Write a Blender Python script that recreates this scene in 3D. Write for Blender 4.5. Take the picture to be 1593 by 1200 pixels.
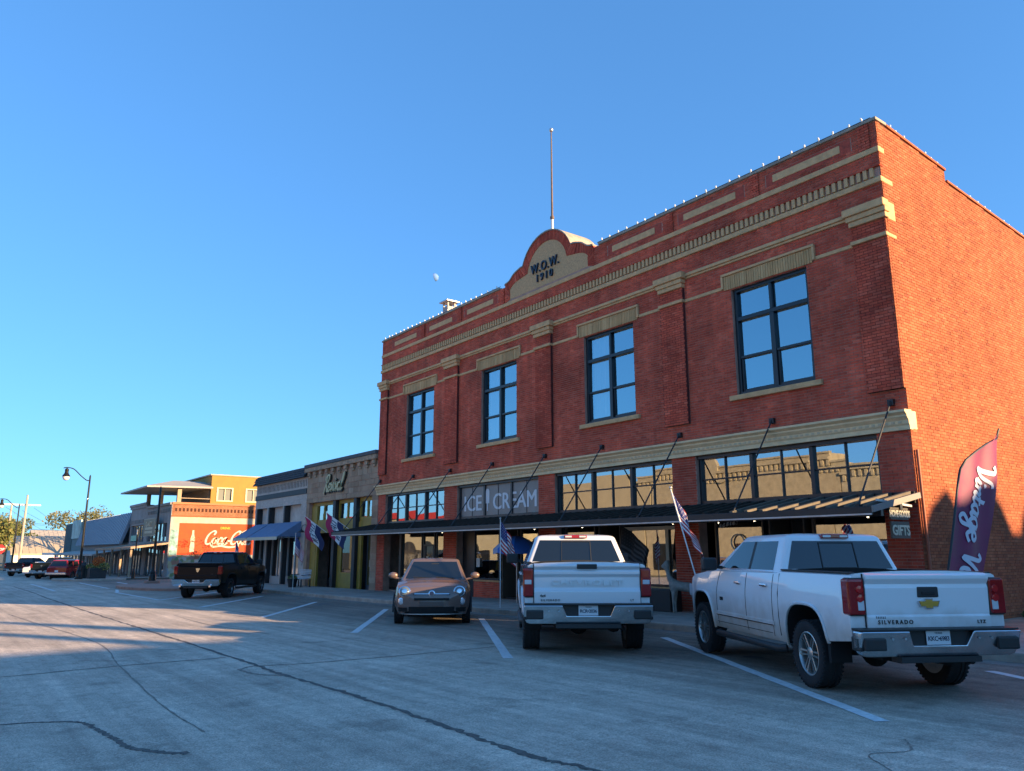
import bpy, bmesh, math, random
from math import sin, cos, tan, pi, radians, sqrt, atan2, floor, ceil
from mathutils import Vector, Matrix
random.seed(11)
for o in list(bpy.data.objects): bpy.data.objects.remove(o)
SC = bpy.context.scene
COL = SC.collection

# ------------------------------------------------------------------ camera
PITCH, YAW = radians(12.2), radians(36.89)
cd = bpy.data.cameras.new('camera'); cam = bpy.data.objects.new('camera', cd); COL.objects.link(cam)
cd.sensor_width = 36.0; cd.lens = 36.0 * 1200 / 1593; cd.clip_start = .1; cd.clip_end = 9000
cam.location = (0, 0, 1.68)
fwd = Vector((-cos(YAW) * cos(PITCH), sin(YAW) * cos(PITCH), sin(PITCH)))
cam.rotation_euler = fwd.to_track_quat('-Z', 'Y').to_euler()
SC.camera = cam

# ------------------------------------------------------------------ sky, sun, exposure
SUN_AZ, SUN_EL = radians(27.7), radians(13.3)      # azimuth measured from +X towards +Y
world = bpy.data.worlds.new('World'); SC.world = world; world.use_nodes = True
wn = world.node_tree.nodes; wl = world.node_tree.links
sky = wn.new('ShaderNodeTexSky'); sky.sky_type = 'NISHITA'; sky.sun_disc = False
sky.sun_elevation = SUN_EL; sky.sun_rotation = pi / 2 - SUN_AZ
sky.altitude = 250; sky.air_density = 1.0; sky.dust_density = .3; sky.ozone_density = 2.2
bg = wn['Background']; bg.inputs[1].default_value = .15
gm = wn.new('ShaderNodeGamma'); gm.inputs[1].default_value = .58; wl.new(sky.outputs[0], gm.inputs[0])       # camera-like tone of a clear evening sky
tn = wn.new('ShaderNodeMix'); tn.data_type = 'RGBA'; tn.blend_type = 'MULTIPLY'; tn.inputs[0].default_value = 1; tn.clamp_result = False
tn.inputs[7].default_value = (.325, .71, 1.19, 1); wl.new(gm.outputs[0], tn.inputs[6]); wl.new(tn.outputs[2], bg.inputs[0])
sd = bpy.data.lights.new('sun', 'SUN'); sun = bpy.data.objects.new('sun', sd); COL.objects.link(sun)
sd.energy = 4.9; sd.angle = radians(.55); sd.color = (1.0, .68, .36)
sdir = Vector((cos(SUN_AZ) * cos(SUN_EL), sin(SUN_AZ) * cos(SUN_EL), sin(SUN_EL)))
sun.rotation_euler = sdir.to_track_quat('Z', 'Y').to_euler(); sun.location = (60, 30, 40)
vs = SC.view_settings
vs.view_transform = 'Standard'; vs.look = 'None'; vs.gamma = 1; vs.use_curve_mapping = False
vs.exposure = 1.55

# ------------------------------------------------------------------ helpers
G = .008
def gz(x): return G * max(-150, min(150, x))
def S2L(c):
    def f(u): return u / 12.92 if u <= .04045 else ((u + .055) / 1.055) ** 2.4
    return tuple(f(u / 255) for u in c)

class MB:
    """collects geometry, builds ONE mesh object"""
    def __init__(s): s.v = []; s.f = []; s.m = []
    def add(s, vs_, fs, mi=0):
        b = len(s.v); s.v.extend([tuple(p) for p in vs_])
        for q in fs: s.f.append(tuple(b + i for i in q)); s.m.append(mi)
        return s
    def box(s, x0, x1, y0, y1, z0, z1, mi=0):
        return s.add([(x0,y0,z0),(x1,y0,z0),(x1,y1,z0),(x0,y1,z0),(x0,y0,z1),(x1,y0,z1),(x1,y1,z1),(x0,y1,z1)],
              [(0,3,2,1),(4,5,6,7),(0,1,5,4),(1,2,6,5),(2,3,7,6),(3,0,4,7)], mi)
    def bar(s, a, b, w, h, up=(0,0,1), mi=0):
        a = Vector(a); b = Vector(b); d = (b - a).normalized(); u = Vector(up)
        sd_ = d.cross(u)
        if sd_.length < 1e-4: sd_ = d.cross(Vector((1,0,0)))
        sd_.normalize(); u = sd_.cross(d)
        q = [sd_*(w/2)*i + u*(h/2)*j for i, j in ((-1,-1),(1,-1),(1,1),(-1,1))]
        return s.add([a+p for p in q] + [b+p for p in q], [(0,1,2,3),(7,6,5,4),(0,4,5,1),(1,5,6,2),(2,6,7,3),(3,7,4,0)], mi)
    def prism(s, poly, vec, mi=0):
        n = len(poly); v = Vector(vec)
        return s.add([Vector(p) for p in poly] + [Vector(p) + v for p in poly],
              [tuple(range(n))[::-1], tuple(range(n, 2*n))] + [(i, (i+1) % n, n + (i+1) % n, n + i) for i in range(n)], mi)
    def tube(s, path, r, n=8, mi=0, cap=True):
        P = [Vector(p) for p in path]; R = r if isinstance(r, (list, tuple)) else [r] * len(P)
        vs_ = []; prev = None
        for i, p in enumerate(P):
            d = (P[min(i+1, len(P)-1)] - P[max(i-1, 0)]).normalized()
            if prev is None:
                a = d.cross(Vector((0,0,1)))
                if a.length < .05: a = d.cross(Vector((1,0,0)))
            else:
                a = prev - d * prev.dot(d)
            a.normalize(); prev = a; b = d.cross(a)
            vs_ += [p + (a*cos(2*pi*k/n) + b*sin(2*pi*k/n)) * R[i] for k in range(n)]
        fs = [(i*n+k, i*n+(k+1) % n, (i+1)*n+(k+1) % n, (i+1)*n+k) for i in range(len(P)-1) for k in range(n)]
        if cap: fs += [tuple(range(n))[::-1], tuple(range((len(P)-1)*n, len(P)*n))]
        return s.add(vs_, fs, mi)
    def lathe(s, prof, n=24, org=(0,0,0), axis=(0,0,1), mi=0, cap=True):
        ax = Vector(axis).normalized(); a = ax.cross(Vector((0,0,1)))
        if a.length < .05: a = Vector((1,0,0))
        a.normalize(); b = ax.cross(a); o = Vector(org); vs_ = []
        for r, h in prof: vs_ += [o + ax*h + (a*cos(2*pi*k/n) + b*sin(2*pi*k/n)) * max(r, 1e-4) for k in range(n)]
        fs = [(i*n+k, i*n+(k+1) % n, (i+1)*n+(k+1) % n, (i+1)*n+k) for i in range(len(prof)-1) for k in range(n)]
        if cap: fs += [tuple(range(n))[::-1], tuple(range((len(prof)-1)*n, len(prof)*n))]
        return s.add(vs_, fs, mi)
    def grid(s, rows, mi=0, flip=False):
        n = len(rows[0]); vs_ = [p for r in rows for p in r]
        fs = [(i*n+k, i*n+k+1, (i+1)*n+k+1, (i+1)*n+k) for i in range(len(rows)-1) for k in range(n-1)]
        return s.add(vs_, [q[::-1] for q in fs] if flip else fs, mi)
    def sph(s, c, r, n=10, m=6, sc=(1,1,1), mi=0):
        c = Vector(c); prof = []
        vs_ = []; 
        for i in range(m+1):
            t = pi * i / m
            for k in range(n):
                a = 2*pi*k/n
                vs_.append(c + Vector((r*sc[0]*max(sin(t),1e-3)*cos(a), r*sc[1]*max(sin(t),1e-3)*sin(a), r*sc[2]*cos(t))))
        return s.add(vs_, [(i*n+k, (i+1)*n+k, (i+1)*n+(k+1) % n, i*n+(k+1) % n) for i in range(m) for k in range(n)], mi)
    def wall(s, axis, u0, u1, z0, z1, d0, d1, holes, mi=0):
        """slab with rectangular holes (u0,u1,z0,z1); axis 'x': u=X, depth=Y; axis 'y': u=Y, depth=X"""
        us = sorted({u0, u1} | {min(max(h[i], u0), u1) for h in holes for i in (0, 1)})
        for a, b in zip(us[:-1], us[1:]):
            if b - a < 1e-5: continue
            mid = (a + b) / 2
            cuts = sorted([(max(h[2], z0), min(h[3], z1)) for h in holes if h[0] < mid < h[1]])
            z = z0
            for c0, c1 in cuts + [(z1, z1)]:
                if c0 - z > 1e-5:
                    if axis == 'x': s.box(a, b, d0, d1, z, c0, mi)
                    else: s.box(d0, d1, a, b, z, c0, mi)
                z = max(z, c1)
        return s
    def mesh(s, name, mats, smooth=None, bevel=0, fix=True, segs=2):
        me = bpy.data.meshes.new(name)
        me.from_pydata([tuple(p) for p in s.v], [], s.f)
        mats = mats if isinstance(mats, (list, tuple)) else [mats]
        for m in mats: me.materials.append(m)
        if len(mats) > 1: me.polygons.foreach_set('material_index', s.m)
        if fix or bevel:
            bm = bmesh.new(); bm.from_mesh(me)
            if bevel:
                bmesh.ops.remove_doubles(bm, verts=bm.verts, dist=1e-5)
                bmesh.ops.recalc_face_normals(bm, faces=bm.faces)
                ed = [e for e in bm.edges if len(e.link_faces) == 2 and e.calc_face_angle(0) > radians(28)]
                bmesh.ops.bevel(bm, geom=ed, offset=bevel, segments=segs, profile=.6, affect='EDGES', clamp_overlap=True)
            else: bmesh.ops.recalc_face_normals(bm, faces=bm.faces)
            bm.to_mesh(me); bm.free()
        if smooth is not None:
            me.polygons.foreach_set('use_smooth', [True] * len(me.polygons))
            me.set_sharp_from_angle(angle=radians(smooth))
        me.update(); return me
    def build(s, name, mats, parent=None, smooth=None, bevel=0, fix=True, drape=False, segs=2):
        if drape: s.v = [(p[0], p[1], p[2] + gz(p[0])) for p in s.v]
        return link(name, s.mesh(name, mats, smooth, bevel, fix, segs), parent)

def link(name, me, parent=None, loc=None, rot=None):
    o = bpy.data.objects.new(name, me); COL.objects.link(o)
    if parent: o.parent = parent
    if loc: o.location = loc
    if rot: o.rotation_euler = rot
    return o
def tag(o, label=None, cat=None, group=None, kind=None):
    if label: o['label'] = label
    if cat: o['category'] = cat
    if group: o['group'] = group
    if kind: o['kind'] = kind
    return o
def thing(name, label, cat, loc=(0,0,0), rz=0, group=None):
    o = bpy.data.objects.new(name, None); COL.objects.link(o); o.empty_display_size = .3
    o.location = loc; o.rotation_euler = (0, 0, rz)
    return tag(o, label, cat, group)
def struct(o): o['kind'] = 'structure'; return o

# ------------------------------------------------------------------ materials
MATS = {}
def M(name, col, rough=.6, metal=0., var=0., vscale=6., bump=0., bscale=60., coat=0., spec=.5, dirt=0., trans=0., stretch=None, bright=0.):
    if name in MATS: return MATS[name]
    m = bpy.data.materials.new(name); m.use_nodes = True; MATS[name] = m
    nt = m.node_tree; N = nt.nodes; L = nt.links; b = N['Principled BSDF']
    b.inputs['Base Color'].default_value = (*col, 1); b.inputs['Roughness'].default_value = rough
    b.inputs['Metallic'].default_value = metal; b.inputs['Specular IOR Level'].default_value = spec
    if coat: b.inputs['Specular IOR Level'].default_value = spec if spec != .5 else .15; b.inputs['Coat Weight'].default_value = coat; b.inputs['Coat Roughness'].default_value = .03
    if bright: b.inputs['Emission Color'].default_value = (*col, 1); b.inputs['Emission Strength'].default_value = bright
    tc = N.new('ShaderNodeTexCoord'); src = tc.outputs['Object']
    if stretch:
        mp = N.new('ShaderNodeMapping'); mp.inputs['Scale'].default_value = stretch; L.new(src, mp.inputs[0]); src = mp.outputs[0]
    if var:
        n1 = N.new('ShaderNodeTexNoise'); n1.inputs['Scale'].default_value = vscale; n1.inputs['Detail'].default_value = 6; n1.inputs['Roughness'].default_value = .65
        L.new(src, n1.inputs['Vector'])
        r = N.new('ShaderNodeValToRGB'); r.color_ramp.elements[0].position = .32; r.color_ramp.elements[1].position = .68
        r.color_ramp.elements[0].color = (*[max(0, c*(1-var)) for c in col], 1); r.color_ramp.elements[1].color = (*[min(1, c*(1+var)) for c in col], 1)
        L.new(n1.outputs[0], r.inputs[0]); L.new(r.outputs[0], b.inputs['Base Color'])
        mr = N.new('ShaderNodeMapRange'); mr.inputs['To Min'].default_value = max(0, rough-.1); mr.inputs['To Max'].default_value = min(1, rough+.12)
        if rough > .2: L.new(n1.outputs[0], mr.inputs[0]); L.new(mr.outputs[0], b.inputs['Roughness'])
    if bump:
        n2 = N.new('ShaderNodeTexNoise'); n2.inputs['Scale'].default_value = bscale; n2.inputs['Detail'].default_value = 4
        L.new(src, n2.inputs['Vector'])
        bp = N.new('ShaderNodeBump'); bp.inputs['Strength'].default_value = bump; bp.inputs['Distance'].default_value = .02
        L.new(n2.outputs[0], bp.inputs['Height']); L.new(bp.outputs[0], b.inputs['Normal'])
    return m

def brick_mat(name, cols, dark=.25, blotch=.5):
    """every brick its own tint: random per mesh island + random per object"""
    m = bpy.data.materials.new(name); m.use_nodes = True; MATS[name] = m
    N = m.node_tree.nodes; L = m.node_tree.links; b = N['Principled BSDF']
    ge = N.new('ShaderNodeNewGeometry'); oi = N.new('ShaderNodeObjectInfo')
    ad = N.new('ShaderNodeMath'); ad.operation = 'ADD'; L.new(ge.outputs['Random Per Island'], ad.inputs[0]); L.new(oi.outputs['Random'], ad.inputs[1])
    fr = N.new('ShaderNodeMath'); fr.operation = 'FRACT'; L.new(ad.outputs[0], fr.inputs[0])
    r = N.new('ShaderNodeValToRGB'); el = r.color_ramp.elements
    while len(el) < len(cols): el.new(.5)
    for i, c in enumerate(cols): el[i].position = i / (len(cols) - 1); el[i].color = (*c, 1)
    L.new(fr.outputs[0], r.inputs[0])
    n = N.new('ShaderNodeTexNoise'); n.inputs['Scale'].default_value = .55; n.inputs['Detail'].default_value = 7; n.inputs['Roughness'].default_value = .7
    L.new(ge.outputs['Position'], n.inputs['Vector'])
    mr = N.new('ShaderNodeMapRange'); mr.inputs['From Min'].default_value = .3; mr.inputs['From Max'].default_value = .7
    mr.inputs['To Min'].default_value = 1 - blotch; mr.inputs['To Max'].default_value = 1 + blotch * .6; L.new(n.outputs[0], mr.inputs[0])
    n3 = N.new('ShaderNodeTexNoise'); n3.inputs['Scale'].default_value = 45; n3.inputs['Detail'].default_value = 3; L.new(ge.outputs['Position'], n3.inputs['Vector'])
    mr3 = N.new('ShaderNodeMapRange'); mr3.inputs['To Min'].default_value = .75; mr3.inputs['To Max'].default_value = 1.25; L.new(n3.outputs[0], mr3.inputs[0])
    mu = N.new('ShaderNodeMath'); mu.operation = 'MULTIPLY'; L.new(mr.outputs[0], mu.inputs[0]); L.new(mr3.outputs[0], mu.inputs[1])
    mp = N.new('ShaderNodeMapping'); mp.inputs['Scale'].default_value = (2.6, 2.6, .16); L.new(ge.outputs['Position'], mp.inputs[0])   # rain streaks
    n4 = N.new('ShaderNodeTexNoise'); n4.inputs['Scale'].default_value = 1.0; n4.inputs['Detail'].default_value = 5; n4.inputs['Roughness'].default_value = .7; L.new(mp.outputs[0], n4.inputs['Vector'])
    mr4 = N.new('ShaderNodeMapRange'); mr4.inputs['From Min'].default_value = .3; mr4.inputs['From Max'].default_value = .7; mr4.inputs['To Min'].default_value = 1-blotch*.55; mr4.inputs['To Max'].default_value = 1+blotch*.35; L.new(n4.outputs[0], mr4.inputs[0])
    mu2 = N.new('ShaderNodeMath'); mu2.operation = 'MULTIPLY'; L.new(mu.outputs[0], mu2.inputs[0]); L.new(mr4.outputs[0], mu2.inputs[1]); mu = mu2
    vm = N.new('ShaderNodeVectorMath'); vm.operation = 'SCALE'; L.new(r.outputs[0], vm.inputs[0]); L.new(mu.outputs[0], vm.inputs['Scale'])
    L.new(vm.outputs[0], b.inputs['Base Color']); b.inputs['Roughness'].default_value = .85; b.inputs['Specular IOR Level'].default_value = .25
    bp = N.new('ShaderNodeBump'); bp.inputs['Strength'].default_value = .35; bp.inputs['Distance'].default_value = .01
    L.new(n3.outputs[0], bp.inputs['Height']); L.new(bp.outputs[0], b.inputs['Normal'])
    return m

def glass_mat(name, tint=(.5,.55,.6), refl=.3, gcol=(.86,.93,1.0), wave=.02, wscale=1.2, rough=.01):
    m = bpy.data.materials.new(name); m.use_nodes = True; MATS[name] = m
    N = m.node_tree.nodes; L = m.node_tree.links; N.remove(N['Principled BSDF'])
    out = N['Material Output']
    tr = N.new('ShaderNodeBsdfTransparent'); tr.inputs[0].default_value = (*tint, 1)
    gl = N.new('ShaderNodeBsdfGlossy'); gl.inputs['Color'].default_value = (*gcol, 1); gl.inputs['Roughness'].default_value = rough
    mx = N.new('ShaderNodeMixShader'); fr = N.new('ShaderNodeFresnel'); fr.inputs['IOR'].default_value = 1.5
    ad = N.new('ShaderNodeMath'); ad.operation = 'ADD'; ad.inputs[1].default_value = refl; ad.use_clamp = True
    L.new(fr.outputs[0], ad.inputs[0]); L.new(ad.outputs[0], mx.inputs[0]); L.new(tr.outputs[0], mx.inputs[1]); L.new(gl.outputs[0], mx.inputs[2])
    L.new(mx.outputs[0], out.inputs[0])
    if wave:
        tc = N.new('ShaderNodeTexCoord'); n = N.new('ShaderNodeTexNoise'); n.inputs['Scale'].default_value = wscale; n.inputs['Detail'].default_value = 1
        L.new(tc.outputs['Object'], n.inputs['Vector'])
        bp = N.new('ShaderNodeBump'); bp.inputs['Strength'].default_value = wave; bp.inputs['Distance'].default_value = .3
        L.new(n.outputs[0], bp.inputs['Height']); L.new(bp.outputs[0], gl.inputs['Normal']); 
    return m

RED = brick_mat('red_brick', [(.52,.078,.042),(.63,.104,.055),(.67,.118,.062),(.57,.09,.05),(.70,.15,.086),(.47,.072,.042)])
TAN = brick_mat('tan_brick', [(.52,.30,.13),(.60,.36,.165),(.56,.33,.15),(.66,.42,.20)], blotch=.25)
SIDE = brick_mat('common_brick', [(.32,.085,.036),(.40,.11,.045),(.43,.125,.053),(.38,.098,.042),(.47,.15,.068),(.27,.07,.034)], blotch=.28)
MORTAR = M('mortar', (.42,.25,.19), .95, var=.25, vscale=3)
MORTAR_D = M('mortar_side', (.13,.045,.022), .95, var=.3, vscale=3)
STONE = M('cream_stone', (.78,.57,.32), .8, var=.12, vscale=4, bump=.1)
TANP = M('tan_stone', (.64,.38,.18), .85, var=.18, vscale=5, bump=.15)
BLACK = M('black_metal', (.012,.013,.015), .45, var=.2, vscale=3)
FRAME = M('window_frame_black', (.012,.016,.022), .35)
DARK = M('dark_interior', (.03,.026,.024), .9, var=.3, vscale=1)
GLASS = glass_mat('upper_glass', (.72,.78,.82), .36, (.66,.90,.98), .006, .5)
SHOP = glass_mat('shop_glass', (.68,.68,.68), .36, (.95,.97,1.0), .006, .7)
CONC = M('concrete', (.33,.27,.225), .9, var=.22, vscale=1.3, bump=.2, bscale=40)
KERB = M('kerb_concrete', (.38,.32,.26), .9, var=.25, vscale=2.2, bump=.25, bscale=30)
WHITE = M('white_paint', (.72,.71,.68), .55, var=.06)
WPAINT = M('road_paint', (.62,.63,.62), .75, var=.2, vscale=14)
CHROME = M('chrome', (.78,.79,.81), .12, 1.0)
ALU = M('aluminium', (.55,.55,.54), .38, .9, var=.15, vscale=8)
STEEL = M('galvanised_steel', (.42,.43,.44), .45, .7, var=.2, vscale=3)
RUBBER = M('tyre_rubber', (.016,.016,.017), .82, var=.3, vscale=20)
PLASTIC = M('black_plastic', (.02,.021,.022), .55)
LAMPRED = M('tail_lamp_red', (.30,.006,.010), .12, coat=1)
LAMPWHT = M('lamp_clear', (.6,.62,.64), .1, coat=1)
WOOD = M('weathered_wood', (.33,.24,.16), .8, var=.3, vscale=4)
FRED = M('flag_red', (.42,.02,.035), .8); FWHITE = M('flag_white', (.72,.70,.68), .8); FBLUE = M('flag_blue', (.025,.035,.16), .8)

# ------------------------------------------------------------------ lettering
def text_mesh(s, size=1, ext=.01, mat=None, bold=0., space=1., align='CENTER'):
    c = bpy.data.curves.new('lettering', 'FONT'); c.body = s; c.size = size; c.extrude = ext; c.offset = bold; c.space_character = space
    c.align_x = align; c.align_y = 'BOTTOM_BASELINE'; c.resolution_u = 3
    o = bpy.data.objects.new('lettering', c); COL.objects.link(o)
    dg = bpy.context.evaluated_depsgraph_get(); me = bpy.data.meshes.new_from_object(o.evaluated_get(dg))
    bpy.data.objects.remove(o); bpy.data.curves.remove(c); me.name = 'lettering'
    me.materials.clear()
    if mat: me.materials.append(mat)
    return me
def bold_text(mb, s, size, mat, k, fn, n=3):
    me = text_mesh(s, size, .003, mat)
    for i in range(n):
        d = (i-(n-1)/2)*k; mb.add([fn(v.co.x+d, v.co.y+(i % 2)*k*.5, v.co.z+i*.0015) for v in me.vertices], [tuple(p.vertices) for p in me.polygons])
    bpy.data.meshes.remove(me)
GLYPH = {
 'e': ([[(0,.45),(.5,.52),(.6,.8),(.36,1),(.1,.75),(.06,.35),(.3,0),(.6,.1),(.8,.3)]], .72),
 'v': ([[(0,.8),(.15,1),(.28,.5),(.38,0),(.62,.5),(.72,.95),(.92,.85)]], .82),
 'i': ([[(0,.3),(.2,1),(.15,.25),(.28,0),(.5,.25)], [(.22,1.36),(.27,1.42),(.3,1.36)]], .46),
 'a': ([[(.65,.85),(.4,1),(.1,.7),(.1,.2),(.34,0),(.6,.3),(.7,1),(.64,.2),(.78,0),(1,.25)]], .92),
 'l': ([[(0,.3),(.35,1.2),(.42,1.9),(.26,2.1),(.12,1.7),(.1,.3),(.28,0),(.55,.25)]], .48),
 'R': ([[(.28,2),(.22,1),(.05,-.25)], [(-.2,1.5),(.1,2),(.62,2.1),(.88,1.7),(.6,1.2),(.25,1.05)], [(.3,1.05),(.62,.5),(.85,0),(1.15,.1)]], 1.05),
 'V': ([[(0,1.75),(.2,2.05),(.42,1.85),(.5,.9),(.55,0),(.9,1),(1.15,1.9),(1.45,2.05)]], 1.15),
 'n': ([[(0,.85),(.12,1),(.15,.5),(.12,0)], [(.14,.6),(.4,1),(.6,.9),(.58,.3),(.7,0),(.95,.25)]], .88),
 't': ([[(.14,1.6),(.08,.4),(.2,0),(.5,.25)], [(-.15,1.05),(.15,1.06),(.45,1.1)]], .5),
 'g': ([[(.65,.85),(.4,1),(.1,.7),(.1,.25),(.35,.02),(.6,.3)], [(.68,1),(.66,0),(.58,-.6),(.28,-.85),(.02,-.6),(.3,-.25),(.95,.25)]], .9),
 'C': ([[(1.0,1.45),(1.12,1.85),(.76,2.08),(.3,1.7),(.08,1),(.22,.25),(.62,-.02),(1.05,.3)]], 1.05),
 'o': ([[(.4,1),(.1,.75),(.08,.25),(.35,0),(.62,.25),(.62,.75),(.42,1),(.6,.85),(.9,.95)]], .84),
 'c': ([[(.6,.75),(.5,.97),(.25,.95),(.07,.5),(.25,.03),(.5,.05),(.75,.3)]], .68),
 '-': ([[(0,.5),(.2,.52),(.4,.5)]], .45), ' ': ([], .6)}
def cat(P, n=6):
    out = []; Q = [P[0]] + list(P) + [P[-1]]
    for i in range(1, len(Q)-2):
        for k in range(n):
            t = k / n; t2 = t*t; t3 = t2*t
            out.append(tuple(.5*((2*Q[i][j]) + (-Q[i-1][j]+Q[i+1][j])*t + (2*Q[i-1][j]-5*Q[i][j]+4*Q[i+1][j]-Q[i+2][j])*t2 + (-Q[i-1][j]+3*Q[i][j]-3*Q[i+1][j]+Q[i+2][j])*t3) for j in range(len(P[0]))))
    out.append(tuple(P[-1])); return out
def script(mb, word, fn, h, width=.16, slant=.3, nib=.7, tmin=.35, thick=.01, mi=0, xs=1., strokes=None):
    """broad-nib brush lettering; fn(u,v,w) -> 3D; h = x-height"""
    x = 0; todo = []
    for ch in word:
        ss, adv = GLYPH[ch]
        for st in ss: todo.append([(p[0] + x, p[1]) for p in st])
        x += adv
    todo += strokes or []
    for st in todo:
        st = [((u + slant * v) * h * xs, v * h) for u, v in st]
        P = cat(st, 5); top = []; bot = []
        rows = []
        for i, p in enumerate(P):
            q0 = P[max(0, i-1)]; q1 = P[min(len(P)-1, i+1)]; dx, dy = q1[0]-q0[0], q1[1]-q0[1]
            l = sqrt(dx*dx + dy*dy) or 1; dx /= l; dy /= l
            a = abs(sin(atan2(dy, dx) - nib)); w = width * h * (tmin + (1-tmin) * a) / 2
            nx, ny = -dy * w, dx * w
            rows.append([fn(p[0]+nx, p[1]+ny, 0), fn(p[0]+nx, p[1]+ny, thick), fn(p[0]-nx, p[1]-ny, thick), fn(p[0]-nx, p[1]-ny, 0), fn(p[0]+nx, p[1]+ny, 0)])
        mb.grid(rows, mi)
        for e in (0, -1): mb.add(rows[e][:4], [(0,1,2,3)], mi)
    return x * h * xs
# ================================================================== SETTING: ground, road, pavements
def asphalt():
    m = bpy.data.materials.new('asphalt'); m.use_nodes = True
    N = m.node_tree.nodes; L = m.node_tree.links; b = N['Principled BSDF']
    tc = N.new('ShaderNodeTexCoord')
    def noise(sc, det, stretch=None, rough=.6):
        n = N.new('ShaderNodeTexNoise'); n.inputs['Scale'].default_value = sc; n.inputs['Detail'].default_value = det; n.inputs['Roughness'].default_value = rough
        if stretch:
            mp = N.new('ShaderNodeMapping'); mp.inputs['Scale'].default_value = stretch; L.new(tc.outputs['Object'], mp.inputs[0]); L.new(mp.outputs[0], n.inputs['Vector'])
        else: L.new(tc.outputs['Object'], n.inputs['Vector'])
        return n
    def mrange(sock, a, b_, c, d):
        r = N.new('ShaderNodeMapRange'); r.inputs[1].default_value = a; r.inputs[2].default_value = b_; r.inputs[3].default_value = c; r.inputs[4].default_value = d
        L.new(sock, r.inputs[0]); return r.outputs[0]
    def mul(a, c):
        k = N.new('ShaderNodeMath'); k.operation = 'MULTIPLY'; L.new(a, k.inputs[0]); L.new(c, k.inputs[1]); return k.outputs[0]
    fine = noise(55, 3); speck = noise(160, 2); big = noise(.35, 5); streak = noise(1.0, 4, (.12, 2.2, 1)); mid = noise(5, 5)
    v = mul(mrange(fine.outputs[0], .3, .7, .65, 1.35), mrange(speck.outputs[0], .3, .72, .7, 1.38))
    grav = noise(17, 4, None, .75); st2 = noise(3.2, 5, (.05, 1.6, 1), .7)
    v = mul(v, mrange(big.outputs[0], .3, .7, .80, 1.18)); v = mul(v, mrange(streak.outputs[0], .3, .7, .80, 1.17)); v = mul(v, mrange(mid.outputs[0], .3, .7, .84, 1.15)); v = mul(v, mrange(grav.outputs[0], .3, .7, .84, 1.15)); v = mul(v, mrange(st2.outputs[0], .3, .7, .82, 1.15))
    drip = noise(1.1, 2); v = mul(v, mrange(drip.outputs[0], .62, .72, 1.0, .72))
    # newer, darker surfacing with oil drips in the parking strip along the kerb
    sx = N.new('ShaderNodeSeparateXYZ'); L.new(tc.outputs['Object'], sx.inputs[0])
    j = noise(.7, 3); ad = N.new('ShaderNodeMath'); ad.operation = 'ADD'; L.new(sx.outputs[1], ad.inputs[0]); L.new(mrange(j.outputs[0], 0, 1, -1.2, 1.2), ad.inputs[1])
    v = mul(v, mrange(ad.outputs[0], 7.4, 11.2, 1.0, .42))
    ramp = N.new('ShaderNodeVectorMath'); ramp.operation = 'SCALE'; ramp.inputs[0].default_value = (.52, .435, .345); L.new(v, ramp.inputs['Scale'])
    L.new(ramp.outputs[0], b.inputs['Base Color']); b.inputs['Roughness'].default_value = .86; b.inputs['Specular IOR Level'].default_value = .3
    bp = N.new('ShaderNodeBump'); bp.inputs['Strength'].default_value = .55; bp.inputs['Distance'].default_value = .012
    L.new(fine.outputs[0], bp.inputs['Height']); L.new(bp.outputs[0], b.inputs['Normal'])
    return m
ASPH = asphalt()
GRASS = M('dry_grass_ground', (.16,.14,.08), .95, var=.35, vscale=.4)
xs_ = [-4000, -150, 150, 4000]
gr = MB().grid([[(x, y, gz(x) - .03) for x in xs_] for y in (-4000, -200, 200, 4000)])
struct(gr.build('ground', GRASS))
def sheet(x0, x1, y0, y1, h, nx=12, ny=6):
    return MB().grid([[(x0 + (x1-x0)*i/nx, y0 + (y1-y0)*k/ny, h + gz(x0 + (x1-x0)*i/nx)) for i in range(nx+1)] for k in range(ny+1)])
road = struct(sheet(-150, 60, -13.5, 14.2, 0, 40, 10).build('road', ASPH))
struct(sheet(-73, -53.6, 14.2, 140, -.004, 6, 12).build('side_street', ASPH))
struct(sheet(-73, -53.6, -140, -13.5, -.004, 6, 12).build('side_street', ASPH))
struct(sheet(6, 16, 14.2, 140, -.004, 4, 12).build('side_street', ASPH))
def ribbon(pts, w, h, seed=0, jit=.35, n=5):
    rnd = random.Random(seed); P = cat(pts, n); rows = []
    for i, p in enumerate(P):
        q0 = P[max(0, i-1)]; q1 = P[min(len(P)-1, i+1)]; dx, dy = q1[0]-q0[0], q1[1]-q0[1]; l = sqrt(dx*dx+dy*dy) or 1
        ww = (w[0] + (w[1]-w[0]) * i / (len(P)-1)) if isinstance(w, tuple) else w
        a = ww * (1 + rnd.uniform(-jit, jit)) / 2; o = ww * rnd.uniform(-jit, jit) * .7
        nx, ny = -dy/l, dx/l
        rows.append([(p[0]+nx*(a+o), p[1]+ny*(a+o), h+gz(p[0])), (p[0]+nx*(o-a), p[1]+ny*(o-a), h+gz(p[0]))])
    return MB().grid(rows)
TAR = M('tar_sealant', (.12,.105,.09), .85, var=.5, vscale=18)
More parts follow.
